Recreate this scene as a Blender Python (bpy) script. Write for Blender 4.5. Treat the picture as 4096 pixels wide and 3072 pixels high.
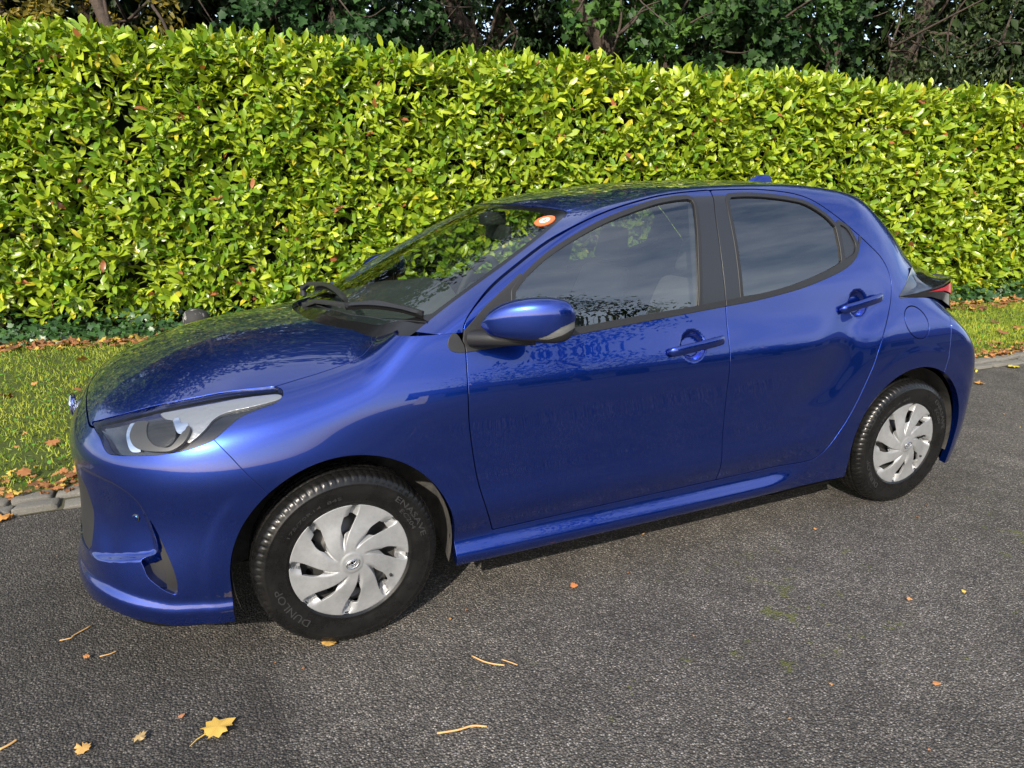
import bpy, bmesh, math, random
import numpy as np
from mathutils import Vector, Matrix
R = math.radians
rng = np.random.default_rng(7)
random.seed(7)
for _o in list(bpy.data.objects): bpy.data.objects.remove(_o)
SC = bpy.context.scene
COL = SC.collection

# ------------------------------------------------------------------ camera
cam = bpy.data.cameras.new('camera'); camo = bpy.data.objects.new('camera', cam); COL.objects.link(camo)
camo.location = (-0.3426, -2.8923, 1.4428); camo.rotation_euler = (1.3008, 0.0076, -0.4193)
cam.sensor_fit = 'HORIZONTAL'; cam.sensor_width = 36.0; cam.lens = 36.0*2812.67/4096
cam.clip_start = 0.05; cam.clip_end = 600
SC.camera = camo
# ------------------------------------------------------------------ sky, sun, exposure
SUN = Vector((-0.52, -0.66, 0.54)).normalized()
sun_el = math.asin(SUN.z); sun_az = math.atan2(SUN.x, SUN.y)
w = bpy.data.worlds.new('World'); SC.world = w; w.use_nodes = True
nt = w.node_tree; nt.nodes.clear()
out = nt.nodes.new('ShaderNodeOutputWorld'); bg = nt.nodes.new('ShaderNodeBackground')
sky = nt.nodes.new('ShaderNodeTexSky'); sky.sky_type = 'NISHITA'; sky.sun_disc = False
sky.sun_elevation = sun_el; sky.sun_rotation = sun_az; sky.air_density = 1.0; sky.dust_density = 1.6; sky.ozone_density = 1.0
tc = nt.nodes.new('ShaderNodeTexCoord'); mp = nt.nodes.new('ShaderNodeMapping'); mp.inputs['Scale'].default_value = (1, 1, 2.6)
nz = nt.nodes.new('ShaderNodeTexNoise'); nz.inputs['Scale'].default_value = 2.3; nz.inputs['Detail'].default_value = 7; nz.inputs['Roughness'].default_value = .6
cr_ = nt.nodes.new('ShaderNodeValToRGB'); cr_.color_ramp.elements[0].position = .36; cr_.color_ramp.elements[1].position = .66
cl = nt.nodes.new('ShaderNodeMixRGB'); cl.inputs['Color2'].default_value = (9.0, 9.3, 10.0, 1)
mulc = nt.nodes.new('ShaderNodeMath'); mulc.operation = 'MULTIPLY'; mulc.inputs[1].default_value = .38
L = nt.links.new
L(tc.outputs['Generated'], mp.inputs['Vector']); L(mp.outputs['Vector'], nz.inputs['Vector']); L(nz.outputs['Fac'], cr_.inputs['Fac'])
L(cr_.outputs['Color'], mulc.inputs[0]); L(mulc.outputs[0], cl.inputs['Fac']); L(sky.outputs['Color'], cl.inputs['Color1'])
L(cl.outputs['Color'], bg.inputs['Color']); bg.inputs['Strength'].default_value = 0.15; L(bg.outputs['Background'], out.inputs['Surface'])
sl = bpy.data.lights.new('sun', 'SUN'); sl.energy = 4.3; sl.angle = R(0.7); sl.color = (1.0, 0.91, 0.77)
so = bpy.data.objects.new('sun', sl); COL.objects.link(so); so.rotation_euler = SUN.to_track_quat('Z', 'Y').to_euler()
vs = SC.view_settings; vs.view_transform = 'Standard'; vs.look = 'None'; vs.exposure = 0.80; vs.gamma = 1; vs.use_curve_mapping = False

# ------------------------------------------------------------------ materials
MATS = {}
def mat(name, col=(.5,.5,.5), rough=.5, metal=0., coat=0., spec=.5, **kw):
    m = bpy.data.materials.new(name); m.use_nodes = True; MATS[name] = m
    b = m.node_tree.nodes['Principled BSDF']
    b.inputs['Base Color'].default_value = (*col, 1); b.inputs['Roughness'].default_value = rough
    b.inputs['Metallic'].default_value = metal; b.inputs['Coat Weight'].default_value = coat
    b.inputs['Coat Roughness'].default_value = kw.get('cr', .02); b.inputs['Specular IOR Level'].default_value = spec
    if 'emit' in kw:
        b.inputs['Emission Color'].default_value = (*kw['emit'], 1); b.inputs['Emission Strength'].default_value = 1
    return m
def nodes(m): return m.node_tree.nodes, m.node_tree.links.new, m.node_tree.nodes['Principled BSDF']
def noise(N, Lk, scale, detail=4, rough=.55, coord='Object', vec=None):
    n = N.new('ShaderNodeTexNoise'); n.inputs['Scale'].default_value = scale; n.inputs['Detail'].default_value = detail; n.inputs['Roughness'].default_value = rough
    if vec is None:
        t = N.new('ShaderNodeTexCoord'); vec = t.outputs[coord]
    Lk(vec, n.inputs['Vector']); return n
def ramp(N, Lk, fac, stops):
    r = N.new('ShaderNodeValToRGB'); e = r.color_ramp.elements
    while len(e) < len(stops): e.new(.5)
    for k, (p, c) in enumerate(stops): e[k].position = p; e[k].color = (*c, 1) if len(c) == 3 else c
    Lk(fac, r.inputs['Fac']); return r
def bump(N, Lk, b, h, strength, dist=.01):
    u = N.new('ShaderNodeBump'); u.inputs['Strength'].default_value = strength; u.inputs['Distance'].default_value = dist
    Lk(h, u.inputs['Height']); Lk(u.outputs['Normal'], b.inputs['Normal']); return u

paint = mat('blue_paint', (.005,.026,.25), .27, .92, 1.0, cr=.012)
paint.node_tree.nodes['Principled BSDF'].inputs['Coat IOR'].default_value = 1.68
N, Lk, b = nodes(paint)
n1 = noise(N, Lk, 900, 2); r1 = ramp(N, Lk, n1.outputs['Fac'], [(.35,(.002,.020,.185)),(.65,(.004,.041,.34))]); Lk(r1.outputs['Color'], b.inputs['Base Color'])
n2 = noise(N, Lk, 6, 6, .65); r2 = ramp(N, Lk, n2.outputs['Fac'], [(.4,(.008,)*3),(.75,(.028,)*3)]); Lk(r2.outputs['Color'], b.inputs['Coat Roughness'])
blackp = mat('black_plastic', (.014,.014,.015), .5)
N, Lk, b = nodes(blackp); n = noise(N, Lk, 1200, 2); bump(N, Lk, b, n.outputs['Fac'], .15, .001)
greyp = mat('dark_grey_plastic', (.010,.010,.011), .46)
N, Lk, b = nodes(greyp); n = noise(N, Lk, 1500, 2); bump(N, Lk, b, n.outputs['Fac'], .12, .001)
satin = mat('satin_black_film', (.012,.013,.016), .34, 0, .25, cr=.25)
gloss = mat('gloss_black', (.006,.006,.008), .12, 0, 1.0)
frit = mat('ceramic_border', (.006,.006,.007), .10, 0, 0, .30)
rubber = mat('tyre_rubber', (.016,.016,.017), .42, 0, 0, .36)
N, Lk, b = nodes(rubber); n = noise(N, Lk, 14, 6, .7); r1 = ramp(N, Lk, n.outputs['Fac'], [(.35,(.20,)*3),(.7,(.42,)*3)]); Lk(r1.outputs['Color'], b.inputs['Roughness'])
r3 = ramp(N, Lk, n.outputs['Fac'], [(.3,(.004,.004,.0042)),(.75,(.009,.0088,.0085))]); Lk(r3.outputs['Color'], b.inputs['Base Color'])
silver = mat('silver_paint', (.40,.41,.42), .46, .45, .15, cr=.25)
N, Lk, b = nodes(silver); n = noise(N, Lk, 22, 8, .75); r1 = ramp(N, Lk, n.outputs['Fac'], [(.3,(.235,.24,.248)),(.6,(.31,.317,.326))]); Lk(r1.outputs['Color'], b.inputs['Base Color'])
chrome = mat('chrome', (.85,.86,.87), .06, 1.0)
steel = mat('dark_wheel_steel', (.06,.058,.056), .38, .5)
void = mat('void_black', (.004,.004,.004), .9, 0, 0, .1)
liner = mat('arch_liner_felt', (.035,.034,.033), .85)
N, Lk, b = nodes(liner); n = noise(N, Lk, 9, 8, .75); r1 = ramp(N, Lk, n.outputs['Fac'], [(.4,(.022,.021,.02)),(.72,(.10,.095,.085))]); Lk(r1.outputs['Color'], b.inputs['Base Color'])
cabin_dark = mat('cabin_trim', (.018,.018,.019), .7)
seatm = mat('seat_fabric', (.03,.03,.033), .85)
dashm = mat('dashboard_plastic', (.05,.052,.052), .55)
redl = mat('red_lens', (.35,.004,.012), .1, 0, 1.0)
def glassmat(name, tint, ior=1.52, rough=0.0):
    m = bpy.data.materials.new(name); m.use_nodes = True; MATS[name] = m
    N = m.node_tree.nodes; Lk = m.node_tree.links.new; N.clear()
    o = N.new('ShaderNodeOutputMaterial'); t = N.new('ShaderNodeBsdfTransparent'); g = N.new('ShaderNodeBsdfGlossy')
    f = N.new('ShaderNodeFresnel'); mx = N.new('ShaderNodeMixShader')
    t.inputs['Color'].default_value = (*tint, 1); g.inputs['Roughness'].default_value = rough; ge = N.new('ShaderNodeNewGeometry'); ma = N.new('ShaderNodeMath'); ma.operation = 'MULTIPLY_ADD'; ma.inputs[1].default_value = 1/ior-ior; ma.inputs[2].default_value = ior; Lk(ge.outputs['Backfacing'], ma.inputs[0]); Lk(ma.outputs[0], f.inputs['IOR'])
    Lk(f.outputs['Fac'], mx.inputs['Fac']); Lk(t.outputs['BSDF'], mx.inputs[1]); Lk(g.outputs['BSDF'], mx.inputs[2]); Lk(mx.outputs['Shader'], o.inputs['Surface'])
    return m
glass = glassmat('window_glass', (.82,.88,.86), 2.5)
glassd = glassmat('privacy_glass', (.28,.31,.32), 2.5)
glassw = glassmat('windscreen_glass', (.66,.74,.69), 1.85)
lampg = glassmat('lamp_lens', (.92,.93,.94), 1.32)
white = mat('white_print', (.75,.75,.74), .5)
orange = mat('orange_print', (.75,.13,.04), .45)

# ------------------------------------------------------------------ object helpers
def setp(o, label=None, cat=None, group=None, kind=None):
    if label: o['label'] = label
    if cat: o['category'] = cat
    if group: o['group'] = group
    if kind: o['kind'] = kind
    return o
def link(o, parent=None):
    COL.objects.link(o)
    if parent is not None: o.parent = parent
    return o
def empty(name, loc=(0,0,0), parent=None, rz=0):
    o = bpy.data.objects.new(name, None); o.empty_display_size = .1; o.location = loc; o.rotation_euler = (0,0,rz)
    return link(o, parent)
def mesh_np(name, V, F, material, Nn=None, smooth=True, mats=None, mi=None, colattr=None):
    """numpy mesh; F is (m,3) or (m,4)"""
    me = bpy.data.meshes.new(name); V = np.ascontiguousarray(V, np.float32); F = np.ascontiguousarray(F, np.int32); k = F.shape[1]
    me.vertices.add(len(V)); me.vertices.foreach_set('co', V.ravel())
    me.loops.add(F.size); me.loops.foreach_set('vertex_index', F.ravel())
    me.polygons.add(len(F)); me.polygons.foreach_set('loop_start', np.arange(0, F.size, k, dtype=np.int32))
    me.polygons.foreach_set('use_smooth', np.full(len(F), smooth, bool))
    if mi is not None: me.polygons.foreach_set('material_index', np.ascontiguousarray(mi, np.int32))
    for m_ in (mats or [material]): me.materials.append(m_)
    if colattr is not None:
        a = me.color_attributes.new('Col', 'FLOAT_COLOR', 'POINT'); a.data.foreach_set('color', np.ascontiguousarray(colattr, np.float32).ravel())
    me.update(calc_edges=True)
    if Nn is not None: me.normals_split_custom_set_from_vertices(np.ascontiguousarray(Nn, np.float32).tolist())
    return me
def obj(name, me, parent=None): return link(bpy.data.objects.new(name, me), parent)
class MB:
    """small mesh builder"""
    def __init__(s): s.V = []; s.F = []
    def add(s, V, F):
        k = len(s.V); s.V += [tuple(v) for v in V]; s.F += [tuple(i+k for i in f) for f in F]
    def box(s, a, b_, taper=0):
        (x0,y0,z0),(x1,y1,z1) = a, b_
        s.add([(x0,y0,z0),(x1,y0,z0),(x1,y1,z0),(x0,y1,z0),(x0,y0,z1),(x1,y0,z1),(x1,y1,z1),(x0,y1,z1)],
              [(0,3,2,1),(4,5,6,7),(0,1,5,4),(1,2,6,5),(2,3,7,6),(3,0,4,7)])
    def tube(s, pts, rad, n=8, caps=True):
        pts = [Vector(p) for p in pts]; rad = rad if hasattr(rad,'__len__') else [rad]*len(pts)
        rings = []; up = Vector((0,0,1))
        for i, p in enumerate(pts):
            d = (pts[min(i+1,len(pts)-1)]-pts[max(i-1,0)]).normalized()
            a = d.cross(up if abs(d.z) < .95 else Vector((1,0,0))).normalized(); c = d.cross(a).normalized()
            rings.append([p+a*math.cos(2*math.pi*k/n)*rad[i]+c*math.sin(2*math.pi*k/n)*rad[i] for k in range(n)])
        V = [v for r_ in rings for v in r_]; F = []
        for i in range(len(pts)-1):
            for k in range(n): F.append((i*n+k, i*n+(k+1)%n, (i+1)*n+(k+1)%n, (i+1)*n+k))
        if caps: F += [tuple(range(n))[::-1], tuple((len(pts)-1)*n+k for k in range(n))]
        s.add(V, F)
    def sweep(s, pts, sec, up=(0,0,1)):
        """sec(i,t)-> list of (a,b) offsets in (side, up) frame"""
        pts = [Vector(p) for p in pts]; n = None; V = []; F = []
        for i, p in enumerate(pts):
            d = (pts[min(i+1,len(pts)-1)]-pts[max(i-1,0)]).normalized(); sd = d.cross(Vector(up)).normalized(); u = sd.cross(d).normalized()
            q = sec(i/(len(pts)-1)); n = len(q); V += [p+sd*a+u*b_ for a, b_ in q]
        for i in range(len(pts)-1):
            for k in range(n): F.append((i*n+k, i*n+(k+1)%n, (i+1)*n+(k+1)%n, (i+1)*n+k))
        F += [tuple(range(n))[::-1], tuple((len(pts)-1)*n+k for k in range(n))]
        s.add(V, F)
    def build(s, name, material, parent=None, smooth=False, bevel=0, seg=2, subsurf=0, recalc=True):
        me = bpy.data.meshes.new(name); me.from_pydata(s.V, [], s.F); me.materials.append(material)
        bm = bmesh.new(); bm.from_mesh(me)
        if recalc: bmesh.ops.recalc_face_normals(bm, faces=bm.faces)
        if bevel: bmesh.ops.bevel(bm, geom=bm.edges[:], offset=bevel, segments=seg, affect='EDGES', profile=.5, clamp_overlap=True)
        for _ in range(subsurf): bmesh.ops.subdivide_edges(bm, edges=bm.edges[:], cuts=1, use_grid_fill=True, smooth=1)
        bm.to_mesh(me); bm.free()
        if smooth or bevel:
            me.polygons.foreach_set('use_smooth', [True]*len(me.polygons))
            if bevel or smooth == 'auto': me.set_sharp_from_angle(angle=R(38))
        me.update(); return obj(name, me, parent)
def lathe(prof, n, axis='y'):
    """prof: (r, h) list; revolve round axis; returns V,F quads"""
    P = np.array(prof, float); t = np.linspace(0, 2*np.pi, n, endpoint=False)
    V = np.stack([np.outer(np.cos(t), P[:,0]), np.tile(P[:,1], (n,1)), np.outer(np.sin(t), P[:,0])], -1).reshape(-1,3)
    m = len(P); i, j = np.meshgrid(np.arange(n), np.arange(m-1), indexing='ij'); a = i*m+j; b_ = ((i+1)%n)*m+j
    return V, np.stack([a, a+1, b_+1, b_], -1).reshape(-1,4)
def crv(pts, n=8):
    """Catmull-Rom through open polyline"""
    p = np.array(pts, float); p = np.vstack([2*p[0]-p[1], p, 2*p[-1]-p[-2]]); o = []
    for i in range(1, len(p)-2):
        for t in np.linspace(0, 1, n, endpoint=False):
            a, b_, c, d = p[i-1:i+3]
            o.append(.5*(2*b_+(c-a)*t+(2*a-5*b_+4*c-d)*t*t+(3*b_-a-3*c+d)*t**3))
    o.append(p[-2]); return np.array(o)
def cat(*a): return np.vstack([np.array(x, float) for x in a])
def sdpoly(P, poly):
    """signed distance, negative inside; P (n,2)"""
    poly = np.asarray(poly, float); n = len(P); out_ = np.full(n, 1.0)
    lo, hi = poly.min(0)-.15, poly.max(0)+.15
    idx = np.where(np.all((P > lo) & (P < hi), 1))[0]
    if len(idx) == 0: return out_
    p = P[idx]; d = np.full(len(p), 1e9); ins = np.zeros(len(p), bool)
    for a, b_ in zip(poly, np.roll(poly, -1, 0)):
        e = b_-a; L2 = e@e
        if L2 < 1e-14: continue
        w_ = p-a; t = np.clip((w_@e)/L2, 0, 1); q = w_-t[:,None]*e; d = np.minimum(d, (q*q).sum(1))
        c = (a[1] <= p[:,1]) != (b_[1] <= p[:,1])
        if abs(e[1]) > 1e-12: ins ^= c & (p[:,0] < a[0]+(p[:,1]-a[1])*e[0]/e[1])
    out_[idx] = np.sqrt(d)*np.where(ins, -1, 1); return out_
# ---- triangle soup with attributes: pos, normal, base
class T:
    def __init__(s, X, F): s.X = X; s.F = F
    @property
    def P(s): return s.X[:, :3]
    @property
    def B(s): return s.X[:, 6:9]
    def compact(s):
        u, inv = np.unique(s.F, return_inverse=True); return T(s.X[u], inv.reshape(-1,3))
    def cut(s, f):
        """split by scalar field on vertices -> (neg, pos)"""
        f = np.where(np.abs(f) < 1e-7, 1e-7, f); F = s.F; pos = f[F] > 0; c = pos.sum(1)
        Fn, Fp = [F[c == 0]], [F[c == 3]]; X = s.X
        S = np.where((c == 1) | (c == 2))[0]
        if len(S):
            G = F[S]; lone = np.where((c[S] == 1)[:,None], pos[S], ~pos[S]); k = lone.argmax(1); r_ = np.arange(len(S))
            a, b_, d = G[r_,k], G[r_,(k+1)%3], G[r_,(k+2)%3]
            E = np.concatenate([np.stack([a,b_],1), np.stack([a,d],1)]); Es = np.sort(E, 1)
            U, inv = np.unique(Es, axis=0, return_inverse=True); inv = inv.ravel()
            t = (f[U[:,0]]/(f[U[:,0]]-f[U[:,1]]))[:,None]
            XN = X[U[:,0]]*(1-t)+X[U[:,1]]*t
            nn = XN[:,3:6]; XN[:,3:6] = nn/np.maximum(np.linalg.norm(nn,axis=1,keepdims=True),1e-9)
            base = len(X); X = np.vstack([X, XN]); ab = base+inv[:len(S)]; ad = base+inv[len(S):]
            t1 = np.stack([a,ab,ad],1); t2 = np.stack([ab,b_,d],1); t3 = np.stack([ab,d,ad],1); lp = (c[S] == 1)
            Fp += [t1[lp], t2[~lp], t3[~lp]]; Fn += [t1[~lp], t2[lp], t3[lp]]
        return T(X, np.vstack(Fn)).compact() if sum(map(len,Fn)) else None, T(X, np.vstack(Fp)).compact() if sum(map(len,Fp)) else None
    def offset(s, d):
        X = s.X.copy(); X[:, :3] += X[:, 3:6]*(d if np.isscalar(d) else d[:,None]); return T(X, s.F)
def rimmed(t, depth=.014, rad=.0016, skip=None):
    """panel with rounded edge and an inward return"""
    X, F = t.X, t.F; P, Nn = X[:, :3], X[:, 3:6]
    E = np.concatenate([F[:,[0,1]], F[:,[1,2]], F[:,[2,0]]]); key = np.sort(E,1); U, inv, cnt = np.unique(key, axis=0, return_inverse=True, return_counts=True)
    bd = E[cnt[inv.ravel()] == 1]
    ym = (np.abs(P[bd[:,0],1]) < 2e-4) & (np.abs(P[bd[:,1],1]) < 2e-4); bd = bd[~ym]
    if skip is not None: bd = bd[~(skip(P[bd[:,0]]) & skip(P[bd[:,1]]))]
    if len(bd) == 0: return P, Nn, F
    vs_ = np.unique(bd); loc = -np.ones(len(P), int); loc[vs_] = np.arange(len(vs_))
    lat = np.zeros((len(vs_),3)); ed = P[bd[:,1]]-P[bd[:,0]]; l = np.cross(ed, Nn[bd[:,0]]); l /= np.maximum(np.linalg.norm(l,axis=1,keepdims=True),1e-12)
    np.add.at(lat, loc[bd[:,0]], l); np.add.at(lat, loc[bd[:,1]], l); lat /= np.maximum(np.linalg.norm(lat,axis=1,keepdims=True),1e-9)
    p0, n0 = P[vs_], Nn[vs_]; h = math.sqrt(.5)
    r0p, r0n = p0, n0
    r1p, r1n = p0+lat*rad*.7-n0*rad*.3, (n0+lat)*h
    r2p, r2n = p0+lat*rad-n0*rad, lat
    r3p, r3n = p0+lat*rad-n0*depth, lat
    base = len(P); m = len(vs_); VV = [P]; NN = [Nn]; FF = [F]; rings = []
    for q, n_ in ((r0p,r0n),(r1p,r1n),(r2p,r2n),(r3p,r3n)):
        rings.append(base); VV.append(q); NN.append(n_); base += m
    a, b_ = loc[bd[:,0]], loc[bd[:,1]]
    for k in range(3):
        o, q = rings[k], rings[k+1]
        FF += [np.stack([o+b_, o+a, q+a],1), np.stack([o+b_, q+a, q+b_],1)]
    return np.vstack(VV), np.vstack(NN), np.vstack(FF)
def spline(xs,ys):
    xs=np.asarray(xs,float); ys=np.asarray(ys,float); n=len(xs); h=np.diff(xs)
    A=np.zeros((n,n)); b=np.zeros(n); A[0,0]=A[-1,-1]=1
    for i in range(1,n-1):
        A[i,i-1]=h[i-1];A[i,i]=2*(h[i-1]+h[i]);A[i,i+1]=h[i]
        b[i]=6*((ys[i+1]-ys[i])/h[i]-(ys[i]-ys[i-1])/h[i-1])
    m=np.linalg.solve(A,b)
    def f(x):
        x=np.clip(x,xs[0],xs[-1]); i=np.clip(np.searchsorted(xs,x)-1,0,n-2)
        d=x-xs[i]; H=h[i]
        return ys[i]+d*((ys[i+1]-ys[i])/H-H*(2*m[i]+m[i+1])/6)+d*d*m[i]/2+d**3*(m[i+1]-m[i])/(6*H)
    return f
def sst(a,b,x):
    t=np.clip((x-a)/(b-a),0,1); return t*t*t*(t*(6*t-15)+10)
def smax(a,b,k):
    h=np.clip(.5+.5*(a-b)/k,0,1); return b+(a-b)*h+k*h*(1-h)
def smin(a,b,k): return -smax(-a,-b,k)
pD=spline([.12,.17,.20,.226,.262,.292,.34,.40,.46,.53,.60,.70,.78,.82,.88,.95,1.05,1.15,1.25,1.33,1.40,1.45,1.55],
          [.79,.812,.833,.838,.820,.812,.827,.840,.8368,.8347,.8342,.8352,.8360,.831,.812,.787,.758,.722,.679,.638,.595,.562,.50])
pF=spline([.12,.2,.3,.4,.5,.57,.615,.66,.72,.78,.84,.90,.96,1.03,1.1,1.3,1.55],
          [.795,.808,.82,.829,.838,.8445,.8465,.8415,.8275,.810,.790,.768,.745,.722,.70,.64,.55])
pH=spline([.12,.2,.3,.45,.58,.68,.76,.83,.89,.95,1.02,1.1,1.2,1.3,1.4,1.55],
          [.80,.815,.828,.838,.8445,.8475,.843,.828,.806,.779,.748,.714,.664,.613,.565,.49])
xn=spline([.10,.17,.22,.28,.4,.55,.66,.74,.80,.88,1.0,1.5],[-.77,-.79,-.81,-.812,-.808,-.805,-.803,-.79,-.775,-.755,-.73,-.70])
xt=spline([.10,.25,.4,.55,.66,.75,.85,.95,1.05,1.15,1.25,1.35,1.5],[3.09,3.13,3.155,3.15,3.10,3.035,2.995,2.975,2.94,2.865,2.75,2.625,2.48])
hc=spline([-1.0,-.82,-.75,-.66,-.57,-.41,-.2,0,.1,.2,.4,1.],[.62,.735,.785,.84,.88,.932,.967,.988,.998,1.006,1.015,1.02])
ha=spline([-1.,-.7,-.48,-.2,0,.1,.2,.4,1],[.10,.11,.122,.118,.098,.078,.055,.03,.02])
zc=spline([-.3,.03,.3,.6,.82,.9,1.0,1.2,1.4,1.6,1.85,2.1,2.35,2.55,2.75,3.2],[.80,.975,1.118,1.268,1.362,1.390,1.413,1.441,1.463,1.475,1.480,1.475,1.446,1.402,1.345,1.20])
XC=0.0
def XRf(z): return 2.87-.62*sst(.66,1.15,z)
def width(x,z):
    wf=1-sst(-.50,.62,x)
    x0=2.02+(z-.45)*.75
    wr=sst(-.16,.16,x-x0)
    d=pD(z)-.010*((x-1.05)/1.1)**2*sst(0,.3,np.abs(x-1.05))*(1-wf)*(1-wr)
    d=d-.011*np.exp(-((x-x0+.17)/.115)**2)*sst(.50,.64,z)*sst(1.02,.86,z)
    return d+(pF(z)-d)*wf+(pH(z)-d)*wr*(1-wf)
def Fside(x,y,z):
    w=width(x,z); L=XC-xn(z); XR=XRf(z); Lr=xt(z)-XR
    n=3+.9*(1-sst(.22,.55,z))*(x<1)
    a=(np.abs(y)/w)**n+(np.maximum(XC-x,0)/L)**n+(np.maximum(x-XR,0)/Lr)**n
    return w*(a**(1/n)-1)
def hood(x,y): return hc(x)-ha(x)*(np.abs(y)/.7)**2.2
def topc(x,y):
    y2=y*y
    return zc(x-.38*y2*(1-sst(.9,1.5,x)))-(.05+.05*sst(.8,1.3,x))*y2
def Ffront(x,y,z): return smax(Fside(x,y,z),(z-hood(x,y)-.08*sst(.06,.36,x)*sst(.54,.74,np.abs(y)))*.93,.075)
def back(x,y): return 1.345-(x-2.56)*1.02-.15*y*y
def Fcab(x,y,z):
    t=smin(topc(x,y),back(x,y),.05)
    return smax(Fside(x,y,z),(z-t)*.9,.02+.04*sst(.7,1.4,x))
def F(p,which):
    return (Ffront if which=='f' else Fcab)(p[...,0],p[...,1],p[...,2])
def grad(p,which,e=1e-4):
    g=np.stack([F(p+d,which)-F(p-d,which) for d in np.eye(3)*e],-1)
    return g/np.linalg.norm(g,axis=-1,keepdims=True)
# ---- relief on the front bumper, flares round the arches, handle cups
CHEEK = cat(crv([(-.72,.642),(-.679,.636),(-.638,.626),(-.598,.600),(-.572,.567),(-.559,.531),(-.546,.478),(-.538,.425)],4), [(-.545,.405),(-.592,.36),(-.60,.29),(-.66,.26),(-.72,.25),(-.9,.25),(-.9,.65)])
HANDLES = ((1.322,.873),(2.213,.963))
def relief(p, which):
    x, y, z = p[:,0], p[:,1], p[:,2]; d = np.zeros(len(p))
    rf = np.where(z > .30, np.hypot(x, z-.30), np.abs(x)); rr = np.where(z > .312, np.hypot(x-2.558, z-.312), np.abs(x-2.558))
    if which == 'f':
        s = sdpoly(p[:,[0,2]], CHEEK)
        zs = np.interp(x,[-.80,-.72,-.66,-.60,-.545],[.352,.366,.384,.396,.409]); d -= .019*sst(0, .026, -s)*sst(-.78,-.67,x)*sst(zs-.007,zs+.009,z)*(x < -.3)
        zb = np.interp(x,[-.80,-.70,-.61,-.53,-.35],[.236,.225,.200,.180,.168]); d += .013*sst(zb+.085,zb+.035,z)*sst(-.30,-.36,x)
        d += .004*(1-sst(.41,.45,rf))*sst(.62,.50,z)
    else:
        d += .003*(1-sst(.415,.455,rr))*(x > 1.5)
        for hx, hz in HANDLES:
            r_ = np.hypot((x-hx)/1.05, (z-hz)); d -= .024*(1-sst(.038,.056,r_))
    return d
def raymesh(which, O, out_, phi):
    """radial sampling of the implicit body; O,out_ (n,3), phi (n,m)"""
    n, m = phi.shape
    D = np.cos(phi)[...,None]*out_[:,None,:]+np.sin(phi)[...,None]*np.array([0,0,1.])
    Op = np.repeat(O, m, 0); D = D.reshape(-1,3)
    lo = np.full(len(D), .05); hi = np.full(len(D), 1.7)
    for _ in range(30):
        t = .5*(lo+hi); inside = F(Op+t[:,None]*D, which) < 0
        lo = np.where(inside, t, lo); hi = np.where(inside, hi, t)
    B = Op+(.5*(lo+hi))[:,None]*D; G = grad(B, which)
    B[np.abs(B[:,1]) < 2e-4, 1] = 0; G[B[:,1] == 0, 1] = 0; G /= np.linalg.norm(G,axis=1,keepdims=True)
    d = relief(B, which); Pp = B+G*d[:,None]; Nn = G.copy()
    act = np.abs(d) > 0
    if act.any():
        Q = Pp.reshape(n,m,3); du = np.gradient(Q, axis=0); dv = np.gradient(Q, axis=1); c = np.cross(du, dv); c /= np.maximum(np.linalg.norm(c,axis=-1,keepdims=True),1e-12)
        c = c.reshape(-1,3); c *= np.sign((c*G).sum(1,keepdims=True)); near = np.zeros((n,m),bool); a2 = act.reshape(n,m)
        for i_ in (-2,0,2):
            for j_ in (-2,0,2): near |= np.roll(np.roll(a2,i_,0),j_,1)
        near = near.ravel(); Nn[near] = c[near]
    i, j = np.meshgrid(np.arange(n-1), np.arange(m-1), indexing='ij'); a = (i*m+j).ravel(); b_ = a+m
    Fq = np.concatenate([np.stack([a,b_,b_+1],1), np.stack([a,b_+1,a+1],1)])
    A = Pp[Fq[:,1]]-Pp[Fq[:,0]]; C = Pp[Fq[:,2]]-Pp[Fq[:,0]]; cr2 = np.cross(A,C); ok = np.linalg.norm(cr2,axis=1) > 1e-12; Fq, cr2 = Fq[ok], cr2[ok]
    flip = (cr2*Nn[Fq[:,0]]).sum(1) < 0; Fq[flip] = Fq[flip][:,::-1]
    return T(np.hstack([Pp, Nn, B]), Fq)
def stations_front(nf, ns, m):
    al = np.linspace(math.pi/2, 0, nf, endpoint=False); x = np.linspace(-.30, .56, ns)
    O = np.vstack([np.tile([-.30,0,.45],(nf,1)), np.stack([x,0*x,0*x+.45],1)])
    o = np.vstack([np.stack([-np.sin(al),-np.cos(al),0*al],1), np.tile([0,-1.,0],(ns,1))])
    dist = np.concatenate([.50+.32*np.cos(al)**1.5, np.full(ns,.82)])
    lo = -np.arctan(.33/dist); s = np.linspace(0,1,m)
    return O, o, lo[:,None]+(math.pi/2-lo)[:,None]*s
def stations_cab(nr, ns, m):
    al = np.linspace(0, math.pi/2, nr+1)[1:]; x = np.linspace(-.02, 2.62, ns)
    O = np.vstack([np.stack([x,0*x,0*x+.52],1), np.tile([2.62,0,.52],(nr,1))])
    o = np.vstack([np.tile([0,-1.,0],(ns,1)), np.stack([np.sin(al),-np.cos(al),0*al],1)])
    dist = np.concatenate([np.full(ns,.82), .50+.32*np.cos(al)**1.2]); lo = -np.arctan(.38/dist); s = np.linspace(0,1,m)
    return O, o, lo[:,None]+(math.pi/2-lo)[:,None]*s
Mf = raymesh('f', *stations_front(210, 124, 260))
Mc = raymesh('c', *stations_cab(76, 370, 226))

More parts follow.
